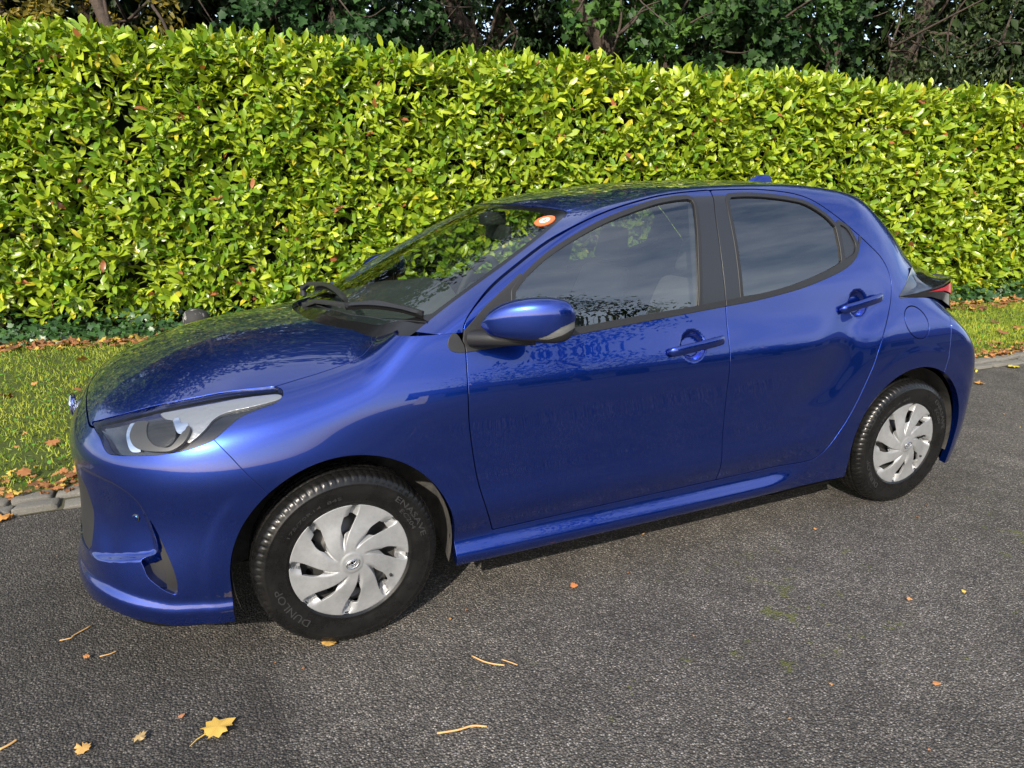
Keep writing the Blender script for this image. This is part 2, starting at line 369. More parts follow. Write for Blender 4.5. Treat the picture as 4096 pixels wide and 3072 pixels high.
car = empty('parked_car', (1.28, 0, 0))
setp(car, 'blue five-door hatchback parked on the asphalt in front of the hedge', 'car')
CO = Vector((-1.28, 0, 0))
def place(o): o.location = CO; return o
def panel(name, t, m, parent=None, depth=.014, rad=.0012, both=False, mirror=True, skip=None):
    V, Nn, Fx = rimmed(t, depth, rad, skip) if depth else (t.P, t.X[:,3:6], t.F)
    if both:
        V2 = V*[1,-1,1]; N2 = Nn*[1,-1,1]; Fx = np.vstack([Fx, Fx[:,::-1]+len(V)]); V = np.vstack([V,V2]); Nn = np.vstack([Nn,N2])
    me = mesh_np(name, V, Fx, m, Nn); o = obj(name, me, parent or car)
    if (parent or car) is car: place(o)
    o2 = None
    if mirror and not both:
        pr = (parent or car); pr2 = pr.get('_tw') if False else TWIN.get(pr.name, pr)
        o2 = obj(name, me, pr2)
        if pr2 is car: place(o2); o2.scale = (1,-1,1)
        TWIN[o.name] = o2
    return o
TWIN = {}
def fx(curve, v):
    c = np.array(curve); return np.interp(v, c[:,0], c[:,1])
G2 = .0028
# ---------------- front: lamp, hood, fender, bumper
B = Mf.B
Mf = Mf.cut(fx([(-.9,.238),(-.80,.236),(-.70,.225),(-.61,.200),(-.53,.180),(-.35,.168),(.2,.17),(.36,.195),(.6,.195)], B[:,0])-B[:,2])[0]
def archf(t, cx, cz, r_): x, z = t.B[:,0]-cx, t.B[:,2]-cz; return np.where(z > 0, np.hypot(x,z), np.abs(x))-r_
Mf = Mf.cut(archf(Mf,0,.30,.359))[1]
fd_front = crv([(.30,1.05),(.395,1.0),(.420,.965),(.426,.934),(.417,.83),(.415,.728),(.424,.62),(.439,.509),(.466,.40),(.501,.290),(.52,.20),(.53,.1)],6)
def door_x(z): q = fd_front[fd_front[:,1].argsort()]; return np.interp(z, q[:,1], q[:,0])
HR = [(.200,-.564),(.166,-.511),(.126,-.445),(.084,-.378),(.042,-.298),(.012,-.202),(-.006,-.095),(-.012,.02)]
COWL = cat(HR, [(.7,.02),(.7,-.69),(.290,-.690)])
Mf = Mf.cut(sdpoly(Mf.B[:,:2], COWL))[1]
Mf = Mf.cut(Mf.B[:,0]-(door_x(Mf.B[:,2])-G2))[0]
Mf = Mf.cut(np.where(Mf.B[:,0] > .15, Mf.B[:,2]-.9935, -1.))[0]
Mf = Mf.cut(np.where((Mf.B[:,2] < .288)&(Mf.B[:,0] > .2), Mf.B[:,0]-.357, -1.))[0]
LAMP = crv([(-.692,.761),(-.678,.750),(-.663,.737),(-.653,.718),(-.643,.708),(-.626,.706),(-.567,.711),(-.507,.716),(-.447,.725),(-.401,.736),(-.355,.752),(-.318,.777),(-.277,.802),(-.221,.819),(-.178,.829),(-.155,.841),(-.146,.852),(-.156,.859),(-.198,.8575),(-.323,.848),(-.483,.823),(-.612,.791),(-.692,.761)],4)[:-1]
def fl(t, off=0): return np.where(t.B[:,1] < -.44, sdpoly(t.B[:,[0,2]], LAMP), .5)-off
lamp, rest = Mf.cut(fl(Mf)); lamp_in = lamp
rest = rest.cut(fl(rest,.0025))[1]
HOOD = cat(crv([(-.742,.02),(-.741,-.09),(-.729,-.255),(-.713,-.401),(-.689,-.512),(-.612,-.567),(-.483,-.607),(-.323,-.645),(-.198,-.682),(-.150,-.681),(-.099,-.679),(-.041,-.680),(.017,-.682),(.076,-.685),(.110,-.681),(.132,-.668),(.154,-.645),(.178,-.606),(.200,-.566)],4), [(.25,-.5),(.25,.02)])
def fh(t, off): return np.where(t.B[:,2] > .70, sdpoly(t.B[:,:2], HOOD), .5)-off
hood_t, rest = rest.cut(fh(rest,-G2)); rest = rest.cut(fh(rest,G2))[1]
bs = lambda t: t.B[:,0]-np.interp(t.B[:,2],[0,.55,.581,.644,.702,.752,.80,1.2],[-.2,-.2,-.228,-.276,-.316,-.355,-.42,-.5])
bump_t = rest.cut(bs(rest)+.0018)[0]; fend_t = rest.cut(bs(rest)-.0018)[1]
FOG = crv([(-.559,.534),(-.551,.485),(-.546,.419),(-.592,.394),(-.589,.365),(-.581,.338),(-.560,.314),(-.539,.294),(-.511,.280),(-.504,.304),(-.504,.337),(-.512,.384),(-.532,.458),(-.549,.510),(-.559,.534)],4)[:-1]
ff = lambda t: np.where(t.B[:,1] < -.5, sdpoly(t.B[:,[0,2]], FOG), .5)
fog_t, bump_t = bump_t.cut(ff(bump_t))
GR = np.array([(.02,.630),(-.35,.628),(-.45,.612),(-.489,.598),(-.515,.564),(-.539,.489),(-.547,.431),(-.553,.385),(-.535,.362),(.02,.350)])
fg = lambda t: np.where(t.B[:,0] < -.5, sdpoly(t.B[:,[1,2]], GR), .5)
gr_t, bump_t = bump_t.cut(fg(bump_t))
FC = crv([(.44,1.03),(.405,1.006),(.385,.99),(.371,.968),(.373,.948),(.391,.936),(.44,.931)],4)
fcap, fend_t = fend_t.cut(np.where(fend_t.B[:,1] < -.6, sdpoly(fend_t.B[:,[0,2]], FC), .5))
if fcap: panel('fender_cap', fcap.offset(.002), greyp, depth=.012)
hood_o = panel('bonnet', hood_t, paint, both=True, depth=.02)
fender_o = panel('front_fender', fend_t, paint, depth=.025)
bumper_o = panel('front_bumper', bump_t, paint, both=True, depth=.03)
panel('grille', gr_t.offset(-.006), blackp, both=True, depth=.02)
fd = fog_t.offset(-.030); i1 = fd.B[:,0]
fa, fb = fd.cut(fd.B[:,0]-np.interp(fd.B[:,2],[.25,.294,.329,.384,.419,.56],[-.538,-.538,-.537,-.541,-.545,-.553]))
panel('air_vent_trim', fa, greyp, depth=.004) if fa else None
panel('air_vent_blade', fb.offset(.018), greyp, depth=.02)
# ---------------- headlight
lh = lamp.offset(-.001)
lens_o = panel('headlight', lh, lampg, depth=.006, rad=.001)
lamp2 = lamp_in
SIL = [(-.50,.815),(-.42,.828),(-.357,.837),(-.27,.848),(-.195,.854),(-.158,.855),(-.160,.847),(-.233,.834),(-.310,.823),(-.352,.808),(-.381,.783),(-.414,.758),(-.432,.750),(-.425,.770),(-.424,.790),(-.445,.803),(-.48,.806)]
SHR = [(-.563,.790),(-.531,.793),(-.536,.775),(-.533,.756),(-.519,.741),(-.499,.735),(-.472,.738),(-.436,.774),(-.419,.788),(-.419,.774),(-.439,.748),(-.473,.728),(-.506,.725),(-.551,.727),(-.574,.737),(-.582,.757),(-.575,.776)]
LNS = [(-.531,.792),(-.472,.801),(-.461,.787),(-.460,.763),(-.474,.745),(-.499,.736),(-.519,.742),(-.533,.756),(-.536,.775)]
CH1 = [(-.585,.788),(-.564,.791),(-.578,.773),(-.582,.759),(-.577,.740),(-.560,.725),(-.588,.721),(-.598,.745),(-.597,.769)]
CH2 = [(-.463,.804),(-.447,.809),(-.445,.798),(-.424,.797),(-.429,.778),(-.450,.773),(-.461,.787)]
lampsil = mat('lamp_reflector_satin', (.42,.42,.415), .28, .8)
N, Lk, b = nodes(lampsil); n_ = noise(N, Lk, 55, 3); bump(N, Lk, b, n_.outputs['Fac'], .25, .01)
lampgrey = mat('lamp_bezel_grey', (.05,.05,.049), .35, .3)
ribs = mat('lamp_ribbed_lens', (.03,.031,.033), .18, 0, .6)
N, Lk, b = nodes(ribs); t_ = N.new('ShaderNodeTexCoord'); wv = N.new('ShaderNodeTexWave'); wv.bands_direction = 'Z'; wv.inputs['Scale'].default_value = 110; Lk(t_.outputs['Object'], wv.inputs['Vector']); bump(N, Lk, b, wv.outputs['Fac'], 1.0, .003)
body_l = lamp2
smo = lambda q: crv(list(q)+[q[0]],5)[:-1]
for nm, poly, m_, dd in (('chrome_strip',smo(CH1),chrome,-.017),('chrome_trim',smo(CH2),chrome,-.014),('projector_lens',smo(LNS),ribs,-.010),('projector_shroud',smo(SHR),lampgrey,-.006),('reflector',smo(SIL),lampsil,-.018)):
    f_ = sdpoly(body_l.B[:,[0,2]], poly); pc, body_l = body_l.cut(f_)
    if pc is not None: panel(nm, pc.offset(dd), m_, lens_o, depth=.012, rad=.0015)
panel('lamp_bezel', body_l.offset(-.026), gloss, lens_o, depth=0)
# ---------------- cabin shell
Mc = Mc.cut(.190-Mc.B[:,2]+0*Mc.B[:,0]-.06*sst(2.3,2.9,Mc.B[:,0]))[0]
Mc = Mc.cut(archf(Mc,2.558,.312,.352))[1]
Mc = Mc.cut(archf(Mc,0,.30,.359))[1]
bl = [(0,.90),(.43,.934),(.6,.943),(.783,.952),(1.111,.976),(1.497,1.004),(1.658,1.016),(1.881,1.044),(2.042,1.077),(2.140,1.103),(2.196,1.125),(2.24,1.153),(2.270,1.19),(2.3,1.25)]
blc = crv(bl,5); belt = lambda x: np.interp(x, blc[:,0], blc[:,1])
buc = crv([(0,.92),(.43,.948),(.6,.958),(.809,.974),(1.115,.997),(1.385,1.014),(1.593,1.031),(1.735,1.043),(1.886,1.066),(2.05,1.104),(2.164,1.141),(2.26,1.18),(2.4,1.27)],5); beltu = lambda x: np.interp(x, buc[:,0], buc[:,1])
BSEAM = crv([(1.480,.302),(1.478,.42),(1.479,.55),(1.484,.70),(1.489,.837),(1.497,.953),(1.503,1.03),(1.514,1.175),(1.534,1.33),(1.568,1.4335)],6)
FD = cat(fd_front[(fd_front[:,1]<.97)&(fd_front[:,1]>.289)], [(.94,.297),(1.47,.302)], BSEAM, crv([(1.555,1.4345),(1.40,1.424),(1.259,1.405),(1.036,1.357),(.831,1.282),(.631,1.175),(.514,1.10),(.441,1.033),(.420,.970)],6))
RD = cat(BSEAM, crv([(1.585,1.4345),(1.731,1.4365),(1.83,1.4345),(1.974,1.420),(2.074,1.391),(2.173,1.33),(2.262,1.261),(2.340,1.196),(2.392,1.149),(2.424,1.096),(2.431,1.039),(2.411,.972),(2.381,.918),(2.329,.839),(2.290,.77),(2.262,.70),(2.20,.567),(2.15,.473),(2.099,.398),(2.04,.337),(1.975,.310),(1.90,.3045)],6), [(1.49,.302)])
fD = lambda t, P_, off: sdpoly(t.B[:,[0,2]], P_)-off
fdoor, rest = Mc.cut(fD(Mc,FD,-G2)); rest = rest.cut(fD(rest,FD,G2))[1]
rdoor, rest = rest.cut(fD(rest,RD,-G2)); rest = rest.cut(fD(rest,RD,G2))[1]
FG = cat(crv([(.612,.962),(.624,1.09),(.636,1.118),(.693,1.166),(.815,1.237),(1.023,1.32),(1.242,1.377),(1.36,1.396),(1.435,1.4015)],5),[(1.449,1.396),(1.452,1.384)],crv([(1.428,1.28),(1.405,1.18),(1.372,1.013)],4), np.flip(buc[(buc[:,0]>.62)&(buc[:,0]<1.365)],0))
RG = cat(crv([(1.590,1.033),(1.594,1.076),(1.605,1.203),(1.615,1.331),(1.626,1.392)],4),crv([(1.645,1.406),(1.74,1.408),(1.849,1.402),(1.991,1.383),(2.058,1.36),(2.121,1.32),(2.160,1.280)],5),[(2.157,1.197),(2.150,1.142)], np.flip(buc[(buc[:,0]>1.6)&(buc[:,0]<2.145)],0))
QG = cat(crv([(2.186,1.290),(2.225,1.268),(2.247,1.228),(2.252,1.194),(2.228,1.163),(2.180,1.143)],5),[(2.172,1.144),(2.178,1.22)])
def door(t, nm, GL, extra, bx, gm):
    lo, up = t.cut(t.B[:,2]-belt(t.B[:,0])+.001)
    d = panel(nm, lo, paint, depth=.016)
    mo, up = up.cut(t2 := up.B[:,2]-np.maximum(beltu(up.B[:,0]), belt(up.B[:,0])+.012))
    sail = None
    g_, up = up.cut(fD(up,GL,0))
    panel('window_glass', g_.offset(-.005), gm, d, depth=0)
    panel('belt_moulding', mo.offset(.0035), greyp, d, depth=.012, rad=.002)
    if extra is not None:
        q_, up = up.cut(fD(up,extra,0)); panel('quarter_panel', q_.offset(-.003), satin, d, depth=.006)
    k = up.B[:,0]; sdg = fD(up,GL,0)
    if extra is not None: sdg = np.minimum(sdg, fD(up,extra,0))
    tr, up = up.cut(sdg-.0135)
    panel('window_trim', tr.offset(.003), greyp, d, depth=.012, rad=.002)
    if nm == 'front_door':
        sl_, up = up.cut(np.maximum(up.B[:,0]-.66, up.B[:,2]-np.interp(up.B[:,0],[.40,.441,.514,.631,.66],[.985,1.008,1.072,1.150,1.17])))
        if sl_: panel('sail_panel', sl_.offset(.002), greyp, d, depth=.01)
        pl, up = up.cut(np.maximum(1.37-up.B[:,0], up.B[:,2]-1.410))
    else:
        pl, up = up.cut(np.maximum(up.B[:,0]-1.63, up.B[:,2]-1.4135))
    panel('pillar_film', pl.offset(.0008), satin, d, depth=.012)
    panel('window_frame', up, paint, d, depth=.016)
    return d
fdo = door(fdoor, 'front_door', FG, None, 1.37, glass)
rdo = door(rdoor, 'rear_door', RG, QG, 1.63, glassd)
# windscreen, roof, tail
WS = cat([(-.1,.02),(-.1,-.60),(.15,-.688)], crv([(.289,-.684),(.351,-.671),(.436,-.656),(.551,-.641),(.665,-.622),(.799,-.585),(.900,-.540),(.938,-.512),(.947,-.482),(.940,-.434),(.910,-.303),(.888,-.18),(.878,.02)],4))
fw = lambda t, off: np.where(t.B[:,2] > .85, sdpoly(t.B[:,:2], WS), .5)-off
ws, rest = rest.cut(fw(rest,-.001)); rest = rest.cut(fw(rest,.003))[1]
WSI = cat([(.05,.02),(.065,-.12),(.115,-.33),(.20,-.52),(.30,-.60)], crv([(.36,-.645),(.45,-.632),(.551,-.618),(.665,-.598),(.799,-.560),(.875,-.515),(.897,-.475),(.888,-.40),(.868,-.27),(.845,-.15),(.836,.02)],4))
wi, wf_ = ws.cut(sdpoly(ws.B[:,:2], WSI))
wso = panel('windscreen', wi.offset(-.003), glassw, both=True, depth=0)
panel('windscreen_border', wf_.offset(-.003), frit, wso, both=True, depth=0)
rest = rest.cut(np.where((rest.B[:,0] < .45)&(rest.B[:,2] > .40), .9955-rest.B[:,2], -1.))[0]; rest = rest.cut(np.where((rest.B[:,0] < .42)&(rest.B[:,2] < .60), rest.B[:,2]-.286, -1.))[0]
RF = cat([(.882,.02)], crv([(.892,-.18),(.914,-.303),(.944,-.434),(.956,-.488),(1.05,-.506),(1.288,-.500),(1.5,-.490),(1.8,-.487),(2.1,-.492),(2.25,-.50),(2.36,-.505)],4), [(2.43,-.49),(2.46,.02)])
fr_ = lambda t, off: np.where(t.B[:,2] > 1.25, sdpoly(t.B[:,:2], RF), .5)-off
roof, rest = rest.cut(fr_(rest,-.0015)); rest = rest.cut(fr_(rest,.0015))[1]
panel('roof', roof, paint, both=True, depth=.012)
sill, rest = rest.cut(np.maximum(rest.B[:,2]-.2975, rest.B[:,0]-2.16))
panel('sill_panel', sill, paint, depth=.05)
TG = np.array([(2.43,.02),(2.42,-.44),(2.55,-.455),(2.72,-.48),(2.95,-.52),(3.3,-.52),(3.3,.02)])
ft = lambda t, off: np.where(t.B[:,2] > .55, sdpoly(t.B[:,:2], TG), .5)-off
tg, rest = rest.cut(ft(rest,-.002)); rest = rest.cut(ft(rest,.002))[1]
BKG = np.array([(2.60,.02),(2.60,-.36),(2.63,-.39),(2.80,-.42),(2.90,-.42),(2.91,.02)])
bk, tg = tg.cut(np.where(tg.B[:,2] > .9, sdpoly(tg.B[:,:2], BKG), .5))
TLP0 = np.array([(2.672,1.090),(2.77,.952),(2.86,.885),(3.2,.885),(3.2,1.075)])
tgb, tg = tg.cut(np.where(tg.B[:,1] < .1, sdpoly(tg.B[:,[0,2]], TLP0), .5))
if tgb: panel('light_bar', tgb.offset(.001), gloss, both=True, depth=.004)
tgo = panel('tailgate', tg, paint, both=True, depth=.014)
panel('rear_window', bk.offset(-.002), gloss, tgo, both=True, depth=0)
rbf = lambda t: t.B[:,0]-np.interp(t.B[:,2],[.3,.62,.66,.70,.774,.844,.90,1.0,1.5],[2.70,2.727,2.735,2.742,2.747,2.757,2.80,3.5,3.5])
quart = rest.cut(rbf(rest)+.002)[0]; rbump = rest.cut(rbf(rest)-.002)[1]
panel('rear_bumper', rbump, paint, depth=.03)
ring = np.array([(2.538+.071*math.cos(a)-.012*math.sin(a), .861+.071*math.sin(a)-.004*math.cos(a)) for a in np.linspace(0,2*math.pi,64,endpoint=False)])
fu, quart = quart.cut(fD(quart,ring,-.003)); quart = quart.cut(fD(quart,ring,.003))[1]
panel('fuel_flap', fu, paint, mirror=False, depth=.012)
TLP = np.array([(2.672,1.090),(2.605,1.061),(2.506,1.006),(2.465,.980),(2.468,.968),(2.593,.966),(2.77,.952),(2.83,.92),(2.86,.885),(3.2,.885),(3.2,1.075)])
ftl = lambda t: np.where(t.B[:,1] < -.2, sdpoly(t.B[:,[0,2]], TLP), .5)
tb, quart = quart.cut(ftl(quart))
if tb: panel('tail_lamp_base', tb.offset(.001), gloss, depth=.004)
qo = panel('side_frame', quart, paint, depth=.02)
# dark inner shell so that panel gaps read black
def inner(which, st, zmax):
    t = raymesh(which, *st); return t
t_ = raymesh('c', *stations_cab(20, 70, 40)); t_ = t_.cut(t_.B[:,2]-np.minimum(belt(t_.B[:,0])-.02,1.10))[0]
t_ = t_.cut(archf(t_,2.558,.312,.40))[1]; t_ = t_.cut(archf(t_,0,.30,.40))[1]; t_ = t_.cut(.40-t_.B[:,0])[0]
panel('inner_shell', t_.offset(-.03), void, both=True, depth=0)
t_ = raymesh('f', *stations_front(30, 30, 36)); t_ = t_.cut(archf(t_,0,.30,.40))[1]; t_ = t_.cut(t_.B[:,0]-.40)[0]; t_ = t_.cut(np.where(t_.B[:,2] > .72, t_.B[:,0]+.02, -1.))[0]
panel('engine_bay_shell', t_.offset(-.045), void, both=True, depth=0)
# ------------------------------------------------------------------ wheels
def tyre_mesh():
    half = [(.183,-.068),(.186,-.073),(.192,-.078),(.199,-.0815),(.2015,-.0835),(.2035,-.0825),(.214,-.0848),(.228,-.0872),(.242,-.0885),(.256,-.0882),(.262,-.0876),(.2645,-.0888),(.267,-.0868),(.275,-.0845),(.2815,-.0815),(.2865,-.0775),(.2905,-.0725),(.2938,-.066),(.2962,-.059),(.298,-.051),(.2988,-.0465),(.2925,-.0445),(.2925,-.0395),(.2998,-.0375),(.3003,-.028),(.3005,-.0195),(.2935,-.0180),(.2935,-.0125),(.3005,-.011),(.3005,0.)]
    prof = half+[(r_,-y) for r_, y in half[-2::-1]]
    n = 532; V, Fq = lathe(prof, n); m = len(prof); V = V.reshape(n,m,3); th = np.arange(n)/n*2*np.pi
    r_ = np.array([p[0] for p in prof]); yy_ = np.array([p[1] for p in prof])
    a = (th[:,None]*76 + 2.2*np.abs(yy_)[None]/.03) % (2*np.pi)
    gro = ((np.cos(a) > .74) & (r_ > .2795)[None] & (np.abs(yy_) > .048)[None])*.0038 + ((np.cos(a*1.0+1) > .9) & (r_ > .299)[None])*.003
    k = (V[...,0]**2+V[...,2]**2)**.5; sc = (k-gro)/k; V[...,0] *= sc; V[...,2] *= sc
    V[...,2] = np.maximum(V[...,2], -.2945); V = V.reshape(-1,3)
    return mesh_np('tyre', V, Fq[:,::-1], rubber)
SW_R = [.20,.214,.228,.242,.256,.262,.275,.2815]; SW_Y = [.0815,.0848,.0872,.0885,.0882,.0876,.0845,.0815]
def arc_text(txt, r0, h, th0, th1, m_, nm):
    cu = bpy.data.curves.new(nm, 'FONT'); cu.body = txt; cu.size = 1; cu.extrude = 0.0; cu.resolution_u = 2
    o = bpy.data.objects.new(nm, cu); COL.objects.link(o); dg = bpy.context.evaluated_depsgraph_get(); me = bpy.data.meshes.new_from_object(o.evaluated_get(dg)); bpy.data.objects.remove(o)
    bm = bmesh.new(); bm.from_mesh(me); bmesh.ops.triangulate(bm, faces=bm.faces); g = bmesh.ops.extrude_face_region(bm, geom=bm.faces[:])
    top = {v for v in g['geom'] if isinstance(v, bmesh.types.BMVert)}
    xs = [v.co.x for v in bm.verts]; ys = [v.co.y for v in bm.verts]; x0, x1, y0, y1 = min(xs), max(xs), min(ys), max(ys)
    for v in bm.verts:
        u = (v.co.x-x0)/(x1-x0); q = (v.co.y-y0)/(y1-y0); th = th0+(th1-th0)*u; r_ = r0+(q-.5)*h
        y = -np.interp(r_, SW_R, SW_Y)+(-.0012 if v in top else .0004)
        v.co = (r_*math.cos(th), y, r_*math.sin(th))
    bmesh.ops.recalc_face_normals(bm, faces=bm.faces); bm.to_mesh(me); bm.free(); me.materials.clear(); me.materials.append(m_); return me
def cover_mesh():
    nr, nt_ = 64, 560; Rr = .198
    r_ = np.linspace(.012, Rr, nr)[None,:]; th = np.linspace(0, 2*np.pi, nt_, endpoint=False)[:,None]
    q = r_/Rr; swirl = R(58)*(1-q)**1.9
    per = 2*np.pi/8; ph = ((th-R(62)-swirl+per/2) % per)-per/2           # blade centre at 0
    hw = R(14.2)-R(1.0)*np.sin(np.pi*q)
    lead = sst(hw, hw+R(4.5), ph); trail = sst(hw+R(0), hw+R(15), -ph)*.55+.45*sst(hw+R(6), hw+R(17), -ph)
    rec = np.maximum(lead, trail)*sst(.20,.46,q)*(1-.95*sst(.84,.985,q))
    dome = .016*(1-q**2)*sst(1,.3,q)+.004
    hub = .0025*sst(.20,.15,q)
    h = dome - .026*rec*(.55+.45*sst(.3,.75,q)) + hub - .006*sst(.97,1,q)
    X = r_*np.cos(th); Z_ = r_*np.sin(th); Y = -(.0745+h)
    P_ = np.stack([X, Y+0*X, Z_], -1); du = np.roll(P_,-1,0)-np.roll(P_,1,0); dv = np.gradient(P_,axis=1); Nn = np.cross(du,dv); Nn /= np.maximum(np.linalg.norm(Nn,axis=-1,keepdims=True),1e-12); Nn *= -np.sign(Nn[...,1:2])
    i, j = np.meshgrid(np.arange(nt_), np.arange(nr-1), indexing='ij'); a = (i*nr+j).ravel(); b_ = (((i+1)%nt_)*nr+j).ravel()
    Fq = np.concatenate([np.stack([a,a+1,b_+1],1), np.stack([a,b_+1,b_],1)])
    pc = ph-np.where(ph > 0, per, 0)                                        # 0..-per : between blades
    mid = (pc+per*.5)*r_                                                    # metres off the gap's middle
    wid = .0205*sst(.38,.70,q)+.002
    f_ = np.maximum(np.abs(mid+.003)-wid, np.abs(r_-.120)-.036)+.0*th
    f_ = np.where(np.abs(ph) < hw-.01, .01, f_)
    t = T(np.hstack([P_.reshape(-1,3), Nn.reshape(-1,3), P_.reshape(-1,3)]), Fq)
    A = t.P[Fq[:,1]]-t.P[Fq[:,0]]; C = t.P[Fq[:,2]]-t.P[Fq[:,0]]; fl_ = (np.cross(A,C)*t.X[Fq[:,0],3:6]).sum(1) < 0; t.F[fl_] = t.F[fl_][:,::-1]
    t = t.cut(f_.ravel())[1]
    V, N2, F2 = rimmed(t, .010, .0012); return mesh_np('wheel_cover', V, F2, silver, N2)
def steel_mesh():
    V, Fq = lathe([(.0,-.045),(.06,-.045),(.075,-.052),(.10,-.040),(.125,-.022),(.150,-.030),(.160,-.045),(.166,-.02),(.170,.05)], 96)
    return mesh_np('steel_wheel', V, Fq[:,::-1], steel)
def emblem_mesh():
    mb = MB()
    def ell(cx, cz, a, b_, rad):
        mb.tube([(cx+a*math.cos(t), 0, cz+b_*math.sin(t)) for t in np.linspace(0,2*math.pi,33)], rad, 6, False)
    ell(0,0,.021,.0145,.0016); ell(0,.0045,.0135,.0062,.0012); ell(0,-.0005,.0052,.0125,.0012)
    return mb
wheel_parts = dict(tyre=tyre_mesh(), wheel_cover=cover_mesh(), steel_wheel=steel_mesh())
rubber_l = mat('tyre_lettering_rubber', (.020,.020,.021), .5)
LET = [arc_text('DUNLOP', .236, .023, R(231), R(190), rubber_l, 'maker_lettering'), arc_text('ENASAVE', .247, .019, R(50), R(9), rubber_l, 'model_lettering'),
       arc_text('175/70R14  84S', .224, .010, R(146), R(94), rubber_l, 'size_lettering'), arc_text('EC204', .224, .014, R(40), R(18), rubber_l, 'type_lettering')]
emb = emblem_mesh()
hole_me = None
def make_wheel(x, side, steer, camber):
    wo = empty('wheel', (x-1.28, side*.745, .295), car)
    wo.rotation_euler = (camber*side*-1, 0, steer if side < 0 else steer)
    if side > 0: wo.scale = (1,-1,1)
    for nm, me in wheel_parts.items(): obj(nm, me, wo)
    if side < 0:
        for me in LET: obj(me.name.split('.')[0], me, wo)
        m_ = MB(); m_.V = list(emb.V); m_.F = list(emb.F); e = m_.build('emblem', chrome, wo, smooth=True); e.location = (0,-.1025,0); e.rotation_euler = (0, R(-18), 0)
        for k in range(8):
            a = R(62+22.5+45*k+20); mb = MB(); c = (.128*math.cos(a), .128*math.sin(a))
            mb.add([(c[0]+.011*math.cos(t), -.0285, c[1]+.011*math.sin(t)) for t in np.linspace(0,2*math.pi,14,endpoint=False)], [tuple(range(14))]); mb.build('vent_hole', void, wo, recalc=False)
        mb = MB(); a = R(-33); mb.tube([(.150*math.cos(a),-.05,.150*math.sin(a)),(.150*math.cos(a),-.088,.150*math.sin(a))], [.006,.0045], 10); mb.build('valve', blackp, wo, smooth='auto')
    return wo
make_wheel(0, -1, .029, 0); make_wheel(2.56, -1, 0, .02); make_wheel(0, 1, .029, 0); make_wheel(2.56, 1, 0, .02)
# ------------------------------------------------------------------ arch liners, underbody
for cx, r_ in ((0,.352),(2.558,.346)):
    for s in (-1,1):
        mb = MB(); th = np.linspace(R(-17),R(197),40); ys = [.806,.70,.52]
        V = [((cx+(r_+.02*k)*math.cos(t)), s*y, .305+(r_+.012*k)*math.sin(t)) for k, y in enumerate(ys) for t in th]
        n = len(th); Fq = [(k*n+i, k*n+i+1, (k+1)*n+i+1, (k+1)*n+i) for k in range(2) for i in range(n-1)]
        V.append((cx, s*.52, .30)); Fq += [(2*n+i, 2*n+i+1, len(V)-1) for i in range(n-1)]
        mb.add(V, Fq); place(mb.build('arch_liner', liner, car, smooth=True))
mb = MB(); mb.box((.42,-.76,.20),(2.13,.76,.27)); mb.box((2.0,-.5,.22),(3.0,.5,.30)); mb.box((-.70,-.50,.20),(.45,.50,.26)); place(mb.build('underbody', void, car))
# ------------------------------------------------------------------ door handles
for (hx, hz), d, xs_, zs_ in ((HANDLES[0], fdo, (1.199,1.463), (.860,.887)), (HANDLES[1], rdo, (2.095,2.348), (.944,.984))):
    pts = []
    for t in np.linspace(0,1,17):
        x = xs_[0]+(xs_[1]-xs_[0])*t; z = zs_[0]+(zs_[1]-zs_[0])*t; y = -width(np.array([x]),np.array([z]))[0]
        pts.append((x, y-.004-.030*math.sin(math.pi*min(1,max(0,t)))**.5*(.75+.25*t), z+.004*math.sin(math.pi*t)))
    def sec(t):
        hh = .0180*(min(1, 14*t+.10))**.5*min(1,(1.02-t)*14)**.5; ww = .0105*(min(1, 10*t+.15))**.5*min(1,(1.03-t)*12)**.5
        return [(ww*math.copysign(abs(math.cos(a))**.7,math.cos(a)), hh*math.copysign(abs(math.sin(a))**.7,math.sin(a))) for a in np.linspace(0,2*math.pi,16,endpoint=False)]
    mb = MB(); mb.sweep(pts, sec)
    for e in (pts[2], pts[-3]): mb.tube([(e[0],e[1]+.002,e[2]),(e[0],e[1]+.035,e[2])], .011, 10)
    ho = mb.build('door_handle', paint, d, smooth=True)
    me = ho.data; obj('door_handle', me, TWIN[d.name])
